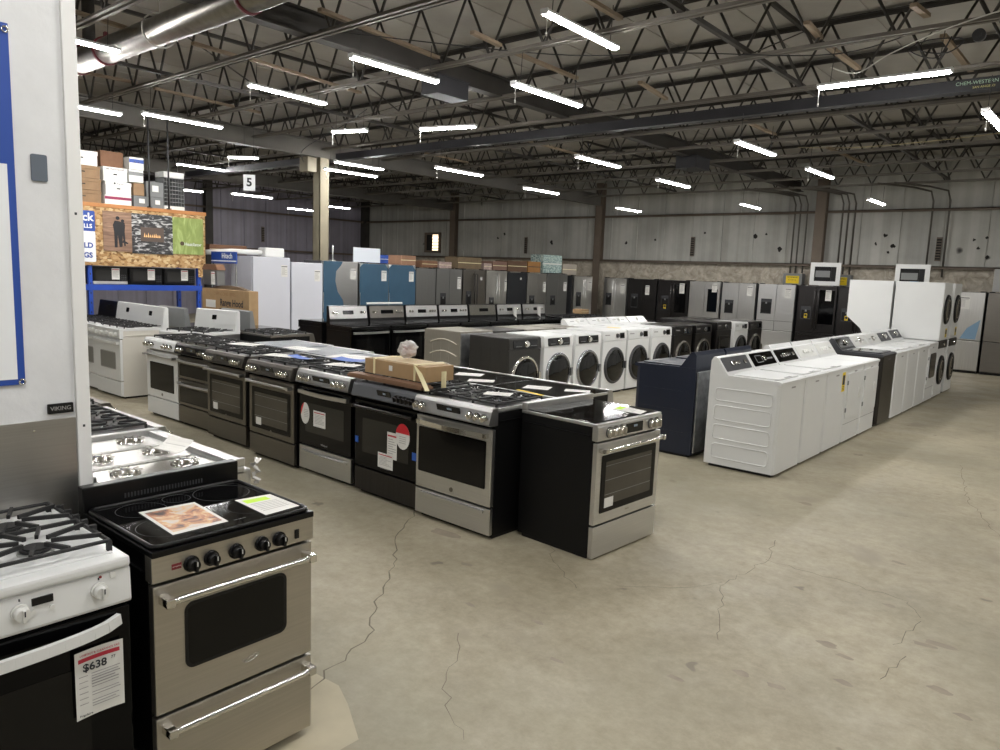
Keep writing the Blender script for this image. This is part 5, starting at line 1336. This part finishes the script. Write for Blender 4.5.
# things on top of that row
def topbox(name, y0, y1, z0, z1, m, lb, cat='box', x=-12.6, d=.45, grp='cartons on top of the fridges', mk=None):
    b = MB(); b.box(-d, 0, -(y1 - y0) / 2, (y1 - y0) / 2, 0, z1 - z0, .005); o = b.build(name, m, None, (x, (y0 + y1) / 2, z0)); tag(o, lb, cat, grp)
    q = MB(); q.box(.0, .0015, -(y1 - y0) * .5, (y1 - y0) * .5, (z1 - z0) * .48, (z1 - z0) * .54); q.build('tape_strip', TAPE if mk is None else mk, o); return o
topbox('carton', 11.36, 11.8, 1.915, 2.13, mat('tan_carton', (140, 106, 84), .8, 0, .08, 8), 'small tan carton beside the blue box on the last blue filmed column')
topbox('carton', 12.0, 12.5, 1.88, 2.04, CARDD, 'low dark carton over the plain grey fridge')
topbox('carton', 12.55, 12.98, 1.88, 2.03, mat('printed_carton', (160, 140, 134), .8, 0, .3, 20), 'speckled printed carton over the dispenser fridge')
topbox('carton', 13.2, 14.05, 1.89, 2.17, mat('olive_carton', (104, 88, 66), .8, 0, .15, 10), 'large olive brown carton over the slate fridge')
topbox('carton', 14.15, 14.45, 1.89, 2.05, mat('printed_carton', (160, 140, 134)), 'small speckled carton beside the large olive carton')
topbox('carton', 14.5, 15.05, 1.89, 2.11, mat('rosy_carton', (120, 92, 80), .8, 0, .08, 8), 'rosy brown carton over the bright steel fridge')
topbox('carton', 15.1, 15.9, 1.87, 2.15, mat('brown_carton', (96, 72, 54), .8, 0, .1, 8), 'long brown carton over the matte black fridge')
topbox('carton', 15.95, 16.5, 1.87, 2.16, mat('orange_carton', (150, 108, 60), .8, 0, .1, 8), 'orange brown framed carton beside the patterned carton', mk=DINK)
topbox('carton', 16.62, 17.5, 1.87, 2.37, POSTERP, 'tall pale patterned carton standing over the wide grey fridge', mk=PAPER)
topbox('carton', 17.55, 18.25, 1.84, 2.14, mat('faded_carton', (150, 142, 132), .8, 0, .05, 8), 'faded white carton near the tall wall column')
b = MB(); b.box(-.02, 0, -.36, .36, 0, .30, .004); o = b.build('white_board', mat('white_panel_paint', (208, 214, 222), .4), None, (-12.5, 10.3, 1.935)); tag(o, 'white rectangular panel standing on the blue filmed columns', 'panel')
topbox('carton', 10.72, 10.98, 1.93, 2.11, SIGNB, 'dark blue box beside the white panel on the blue filmed columns', mk=WPLAS)
m = MB(); m.rod((-12.45, 9.37, 1.95), (-12.45, 9.37, 2.24), .012); m.box(-12.49, -12.41, 9.33, 9.41, 1.932, 1.952); tag(m.build('upright_stick', mat('pale_stick', (196, 198, 196), .5)), 'thin pale stick standing on the half peeled blue column', 'stick')
topbox('carton', 7.0, 7.75, 1.97, 2.14, CARDD, 'dark brown carton with light spots behind the white freezer top', x=-13.2 + .25)
m = MB(); m.tube([(-12.9, 6.9, 1.99), (-12.9, 7.4, 2.03), (-12.85, 7.9, 2.03), (-12.8, 8.3, 2.06)], .05, 10); m.box(-12.95, -12.68, 7.98, 8.4, 1.955, 2.13, .03); tag(m.build('wrapped_roll', WPLAS), 'long white wrapped roll lying on the tall white freezer', 'roll')

# ------------------------------------------------------------------ black ranges row (facing +X) and its back row
FC = [(STEEL, (-.31, -.24, .26, .32), (-.12, .1)), (STEELD, (-.3, -.24, .22, .28, .33), (-.14, .14)), (STEEL, (-.3, -.24, .2, .26, .32), (-.1, .1)), (STEEL, (-.3, -.23, .18, .25, .32), (-.08, .1)),
      (CHROME, (), (-.1, .16)), (STEEL, (-.3, -.23, .2, .27), (-.08, .1)), (STEEL, (-.28, -.22, .2, .27), (-.02, .1))]
RL = ['black console range at the near end of the black row, with a bright steel console', 'black console range with a white framed display, second in the black row', 'black console range third in the black row, beside the white framed display one', 'black console range fourth in the black row',
      'black console range whose console has no knobs', 'black console range with a white tag, next to the knobless console', 'black console range with a white tag at the far end of the black row']
for i, (fc, kn, dp) in enumerate(FC): put('row%d' % i, row_range(fc, kn, dp), (-9.25, 7.72 + .83 * i, 0), FX, RL[i], 'range', 'black console ranges')
put('rowlow', lambda: make_range(W=.757, front=BENAM, rim=BENAM, top='gas', panel='thin', glassdoor=True, hm=STEEL), (-9.3, 13.52, 0), FX, 'low black gas range beyond the black console ranges', 'range', 'low black ranges')
put('rowlow', None, (-9.3, 14.35, 0), FX, 'low black gas range with a small box on it, farthest of the black row', 'range', 'low black ranges')
topbox('carton', 14.2, 14.5, .96, 1.06, CARD, 'small tan box lying on the farthest low black gas range', x=-9.6, d=.25)
for i in range(6): put('rowb', lambda: make_range(W=.757, front=BENAM, rim=BENAM, top='glass', panel='thin', glassdoor=True, hm=BENAM), (-10.72, 7.75 + .83 * i, 0), BX, ('low black range whose side shows beside the bright steel console' if i == 0 else 'low black range back to back with the %s console range' % ('', 'second', 'third', 'fourth', 'knobless', 'first tagged')[i]), 'range', 'low black ranges')
for y, lb in ((11.98, 'white hanging tag on the console next to the knobless one'), (12.80, 'white hanging tag on the last console of the black row')):
    o = MB(); o.prism([(-.05, -.06), (.06, -.12), (.05, -.02), (.05, .10), (-.04, .10)], 'x', 0, .002); o = o.build('hang_tag', PAPER, None, (-9.76, y, 1.03)); tag(o, lb, 'tag')
m = MB(); m.box(-.04, 0, -.40, .40, 0, .035, .012); o = m.build('white_rail', WPLAS, None, (-9.87, 8.55, 1.206)); tag(o, 'white moulded strip lying on top of the second black range console', 'strip')

# ------------------------------------------------------------------ front loaders island
XF = -6.12
fl = lambda **k: (lambda: make_frontload(**k))
FLR = [('fd', fl(body=GRAPH, strip=BGLASS, ring=CHROME), 7.76, 'graphite front load washer with a chrome ring at the near corner of the island'),
       ('fw', fl(), 8.52, 'white front load washer with a dark control strip, beside the graphite one'), ('fw', fl(), 9.27, 'white front load washer with a dark control strip, beside the square display one'),
       ('fq', fl(top_style='plain', ring=DPLAS, H=1.0), 10.02, 'white front load washer with small square display, third white from the graphite one'),
       ('fq', None, 10.76, 'white front load washer with a small square display, middle of the three'), ('fq', None, 11.55, 'white front load washer with a small square display, just before the dark pair'),
       ('fg2', fl(body=BSTEEL, ring=STEELD, top_style='plain', H=1.0), 12.35, 'dark graphite front loader right after the white washers'), ('fg2', None, 13.18, 'dark graphite front loader, second after the white washers'),
       ('fsq', fl(body=BSTEEL, ring=STEELD, square=True, top_style='plain', H=1.03), 14.1, 'dark front loader with a square silver door, before the lone white one'), ('fq', None, 14.95, 'lone white front loader among the dark ones'),
       ('fg2', None, 15.72, 'dark front loader at the far end of the laundry island')]
for k, fn, y, lb in FLR: put(k, fn, (XF, y, 0), FX, lb, 'front load washer', 'front loaders facing the aisle')
# back row of that island
def silver_front():
    o = make_frontload(body=SILVER, ring=CHROME, H=1.0, D=.70, top_style='plain')
    m = MB(); hw = .343
    for s in (-1, 1):
        for k in range(4):
            m.tube([(s * (hw + .001), .12 + .52 * j / 10, .32 + .165 * k + .06 * math.sin(PI * j / 10)) for j in range(11)], .008, 6)
    m.build('pressed_rib', mat('pale_rib', (196, 190, 176), .4, .3), o)
    q = MB(); q.box(-hw + .01, hw - .01, .70, .712, .06, .97, .01); q.build('back_panel', GALV, o); return o
put('fs', silver_front, (-7.70, 7.76, 0), BX, 'silver front load machine with curved pressed ribs on its side behind the graphite washer', 'front load washer')
for i, (k, b_) in enumerate((('s2', GRAPH), ('s3', SILVER), ('s4', SILVER))): put('bl' + k, fl(body=b_, H=.98, D=.70, top_style='plain'), (-7.70, 8.50 + .74 * i, 0), BX, ('graphite machine behind the first white washer', 'silver machine behind the second white washer', 'silver machine behind the nearest square display washer')[i], 'front load washer', 'machines at the back of the laundry island')
WT = ['white top loader with a white console behind the middle square display washer', 'white top loader with a white console, next to the first one of its row', 'white top loader with a black display seen over the white front loaders', 'white top loader with a small display at the far end of its row']
for i in range(4): put('wt', lambda: make_topload(panel=WENAM, style='oneknob', con_h=.12), (-7.15, 11.3 + .72 * i, 0), FX, WT[i], 'top load washer', 'white top loaders behind the front loaders')
for i in range(2): put('dkt', fl(body=BSTEEL, H=1.0, D=.7, top_style='plain'), (-7.7, 14.7 + .85 * i, 0), BX, ('dark machine behind the square door front loader', 'dark machine behind the lone white front loader')[i], 'front load washer', 'machines at the back of the laundry island')
sheet('yellow_sheet', sq(-6.45, 10.5, .22, .12, .3), 1.003, YEL, 'yellow sheet lying on the white front loaders', 'paper')

# ------------------------------------------------------------------ washer row along the aisle
XT = -2.39
tl = lambda **k: (lambda: make_topload(**k))
TLR = [('t1', tl(panel=DPLAS, style='dials'), 7.215, 'white washer with grooved side and grey dial panel at the aisle row corner', 'top load washer', None),
       ('t2', tl(panel=BGLASS, style='screen'), 7.915, 'white washer with a black panel and square display, second in the aisle row', 'top load washer', None),
       ('t3', tl(panel=BGLASS, style='dials', tag_='yellow'), 8.615, 'white washer with a black dial panel and a yellow label, third in the aisle row', 'top load washer', None),
       ('t4', tl(panel=WPLAS, style='dials', dryer=True), 9.315, 'white dryer with a square door, beside the yellow labelled washer', 'clothes dryer', 'white dryers in the aisle row'),
       ('t4', None, 10.015, 'white dryer with a square door, beside the dark washer', 'clothes dryer', 'white dryers in the aisle row'),
       ('t6', tl(body=BSTEEL, panel=BGLASS, style='oneknob', lidm=DPLAS, back=DPLAS, glass=True, H=.96, con_h=.15), 10.88, 'dark graphite top load washer between white dryers in the aisle row', 'top load washer', None),
       ('t7', tl(panel=WPLAS, style='oneknob', H=.95), 11.60, 'white round dial washer just past the dark graphite washer', 'top load washer', 'white round dial washers'),
       ('t7', None, 12.305, 'white round dial washer, second past the dark graphite washer', 'top load washer', 'white round dial washers'),
       ('t8', tl(panel=DPLAS, style='oneknob', H=.95), 13.01, 'white washer with a charcoal dial panel next to the windowed one', 'top load washer', None),
       ('t9', tl(panel=DPLAS, style='oneknob', dryer=True, H=.97), 13.715, 'white dryer with a dark oblong door window beside the stacked pairs', 'clothes dryer', None)]
for k, fn, y, lb, cat, g in TLR: 
    o = put(k, fn, (XT, y, 0), FX, lb, cat, g)
    if k == 't9':
        q = MB(); q.prism(rrect(-.2, .22, .40, .80, .06), 'y', -.02, -.009); q.build('door_glass', BGLASS, o)
put('st', make_stack, (XT, 14.45, 0), FX, 'nearer white stacked washer and dryer pair with black doors', 'stacked laundry', 'stacked laundry pairs')
put('st', None, (XT, 15.35, 0), FX, 'farther white stacked washer and dryer pair with black doors', 'stacked laundry', 'stacked laundry pairs')
put('lc', make_laundry_centre, (-3.86, 14.42, 0), BX, 'white one-piece laundry centre with a sloping underside, left of the stacked pairs', 'laundry centre')
b = MB(); b.box(-.05, .05, -.1, .1, 0, .002); o = b.build('blue_tape', mat('sky_tape', (90, 170, 216), .5), None, (-2.9, 14.3, 1.942)); tag(o, 'pale blue tape strip on top of the nearer stacked pair', 'tape')
# navy pair and the rest of the back row, facing away
def navy():
    o = make_topload(body=NAVY, panel=NAVY, style='oneknob', lidm=NAVY, back=NAVY, D=.70, W=.69, side='lines', con_h=.165, glass=False, rnd=.06, H=.93)
    q = MB(); hw = .345; rb = random.Random(4)
    q.box(-hw + .03, hw - .03, .70, .72, .05, .90, .012); q.build('back_panel', GALV, o)
    q = MB()
    for k in range(7):
        z = .12 + .11 * k; q.box(-hw + .02 + rb.uniform(0, .03), -hw + .12, .72, .745 + rb.uniform(0, .02), z, z + .085, .02)
    q.tube([(-hw + .14, .74, .86), (-hw + .17, .765, .7), (-hw + .12, .765, .5), (-hw + .16, .755, .3), (-hw + .13, .74, .15)], .022, 8); q.build('drain_hose', GALV, o)
    return o
put('nv', navy, (-4.0, 7.34, 0), BX, 'navy blue washer showing its side and silvery back, behind the near corner white washer', 'top load washer', 'navy laundry pair')
put('nv', None, (-4.0, 8.07, 0), BX, 'navy blue washer whose rounded console shows above the black display panel', 'top load washer', 'navy laundry pair')
BKL = ['white top loader back to back with the yellow labelled washer', 'white top loader back to back with the nearer white dryer', 'white top loader back to back with the farther white dryer', 'white top loader back to back with the dark graphite washer', 'white top loader back to back with the first round dial washer', 'white top loader back to back with the second round dial washer', 'white top loader back to back with the charcoal dial washer']
for i in range(7): put('wb', tl(panel=WENAM, style='oneknob', con_h=.19, W=.69), (-3.82, 8.86 + .74 * i, 0), BX, BKL[i], 'top load washer', 'white top loaders facing away from the aisle')

# ------------------------------------------------------------------ fridges along the back wall
DK = dict(skin=BSTEEL, dark=True)
BW = [('u1', fr(skin=STEELV, W=.80, disp=(-.3, -.1, 1.0, 1.35), papers=((.2, .34, 1.35, 1.62),)), -12.0 + .1, 'steel fridge with long bar handles beside the tall wall column'),
      ('u2', fr(**DK, W=.95, handles='none', disp=(-.34, -.12, .98, 1.36), papers=((.12, .25, 1.35, 1.62),)), -10.98, 'black stainless fridge with a dispenser card, left of the lit dispenser one'),
      ('u3', fr(**DK, W=.95, disp=(-.34, -.12, .98, 1.36), screen=(.08, .40, .90, 1.70), papers=((.2, .35, 1.44, 1.72),), tagd=True), -9.98, 'black stainless fridge with a black glass panel door below the wall vent'),
      ('u4', fr(skin=STEELV, W=.90, screen=(.1, .38, .98, 1.60), handles='none', papers=((.22, .36, 1.52, 1.74),)), -9.03, 'pale steel fridge with a dark screen in its right door'),
      ('u5', fr(skin=STEELV, W=.93, disp=(-.36, -.12, 1.0, 1.34), handles='none', papers=((.24, .38, 1.46, 1.72),)), -8.06, 'grey steel fridge with a small square dispenser'),
      ('u6', fr(skin=STEEL, W=.95, disp=(-.38, -.10, 1.05, 1.42), handles='none', drawers=((.06, .60),), split=.86, papers=((.22, .38, 1.46, 1.72),)), -7.05, 'pale four door fridge with a black dispenser, below the left yellow sign box'),
      ('u7', fr(**DK, W=.93, disp=(-.36, -.12, .98, 1.28), screen=(.06, .42, .86, 1.70), papers=((.2, .34, 1.44, 1.70),), tagd=True), -6.03, 'black stainless fridge with a glass panel door under the left white oven'),
      ('u8', fr(**DK, W=.90, disp=(-.34, -.1, .98, 1.28), handles='bar', papers=(), tagd=True), -5.08, 'black stainless fridge with a yellow tagged dispenser beside the laundry centre'),
      ('u5', None, -4.10, 'grey fridge standing mostly behind the stacked laundry under the right white oven'),
      ('c1', fr(skin=STEELV, W=.80, handles='none', style='single', papers=((-.1, .12, 1.42, 1.7),), drawers=((.06, .72),)), -2.88, 'bottom freezer fridge with a torn blue film strip just right of the stacked pairs'),
      ('c2', fr(skin=STEELD, W=.91, handles='none', style='single', papers=(), drawers=((.06, .72),)), -1.98, 'slate bottom freezer fridge cut by the right picture edge')]
for k, fn, x, lb in BW:
    o = put(k, fn, (x, 19.3, 0), 0, lb, 'refrigerator', 'fridges along the back wall')
    if k == 'c1':
        q = MB(); q.prism([(.0, .76), (.3, .76), (.36, 1.2), (.12, 1.0)], 'y', -.003, .001); q.build('protective_film', mat('pale_blue_film', (120, 150, 176), .3), o)
for x, lb in ((-5.93, 'white framed built-in microwave standing on the fridge below the right yellow sign box'), (-3.99, 'white framed built-in oven standing on a fridge behind the stacked laundry')):
    e = empty('built_in_microwave', (x, 19.42, 1.82)); tag(e, lb, 'microwave', 'white framed ovens on the fridges')
    b = MB()
    for q in ((-.36, .36, 0, .03, .46, .56), (-.36, .36, 0, .03, .0, .10), (-.36, -.26, 0, .03, .10, .46), (.26, .36, 0, .03, .10, .46)): b.box(*q)
    b.build('trim_kit', WENAM, e)
    b = MB(); b.box(-.26, .26, .012, .4, .04, .46, .005); b.build('cavity_box', DPLAS, e)
    b = MB(); b.box(-.25, .14, .0, .012, .11, .45); b.use(1).box(-.23, .12, -.002, .0, .2, .36); b.use(2).box(.15, .25, .0, .012, .11, .45); b.build('door', [BENAM, GPLAS, BPLAS], e)
small('carton', [(-.40, .45, 0, .5, 0, .50, .01)], mat('grey_carton', (160, 160, 158), .7, 0, .05, 5), 'pale grey carton on top of the slate fridge at the right edge', 'box', None, (-2.0, 19.5, 1.82))

# ------------------------------------------------------------------ camera, light, view
cam = bpy.data.cameras.new('camera'); co = bpy.data.objects.new('camera', cam); COL.objects.link(co)
cam.sensor_fit = 'HORIZONTAL'; cam.sensor_width = 36.; cam.lens = 741.57 / 1000 * 36.; cam.clip_end = 200
f_, th, ro, hh, al = 741.57, .1369, .0384, 1.8235, .7006
fw = Vector((-math.sin(al) * math.cos(th), math.cos(al) * math.cos(th), -math.sin(th)))
r0 = Vector((math.cos(al), math.sin(al), 0)); u0 = r0.cross(fw)
r_ = r0 * math.cos(ro) + u0 * math.sin(ro); u_ = -r0 * math.sin(ro) + u0 * math.cos(ro)
M = Matrix((r_, u_, -fw)).transposed().to_4x4(); M.translation = Vector((0, 0, hh)); co.matrix_world = M
SC.camera = co
w = bpy.data.worlds.new('world'); w.use_nodes = True; w.node_tree.nodes['Background'].inputs[0].default_value = (.02, .02, .022, 1); w.node_tree.nodes['Background'].inputs[1].default_value = 1.; SC.world = w
SC.view_settings.view_transform = 'Standard'; SC.view_settings.look = 'None'; SC.view_settings.gamma = 1; SC.view_settings.use_curve_mapping = False
SC.view_settings.exposure = .75
SC.cycles.use_denoising = True; SC.cycles.max_bounces = 7; SC.cycles.diffuse_bounces = 4; SC.cycles.glossy_bounces = 4; SC.cycles.transparent_max_bounces = 8
SC.cycles.sample_clamp_indirect = 6.
bpy.context.view_layer.update()
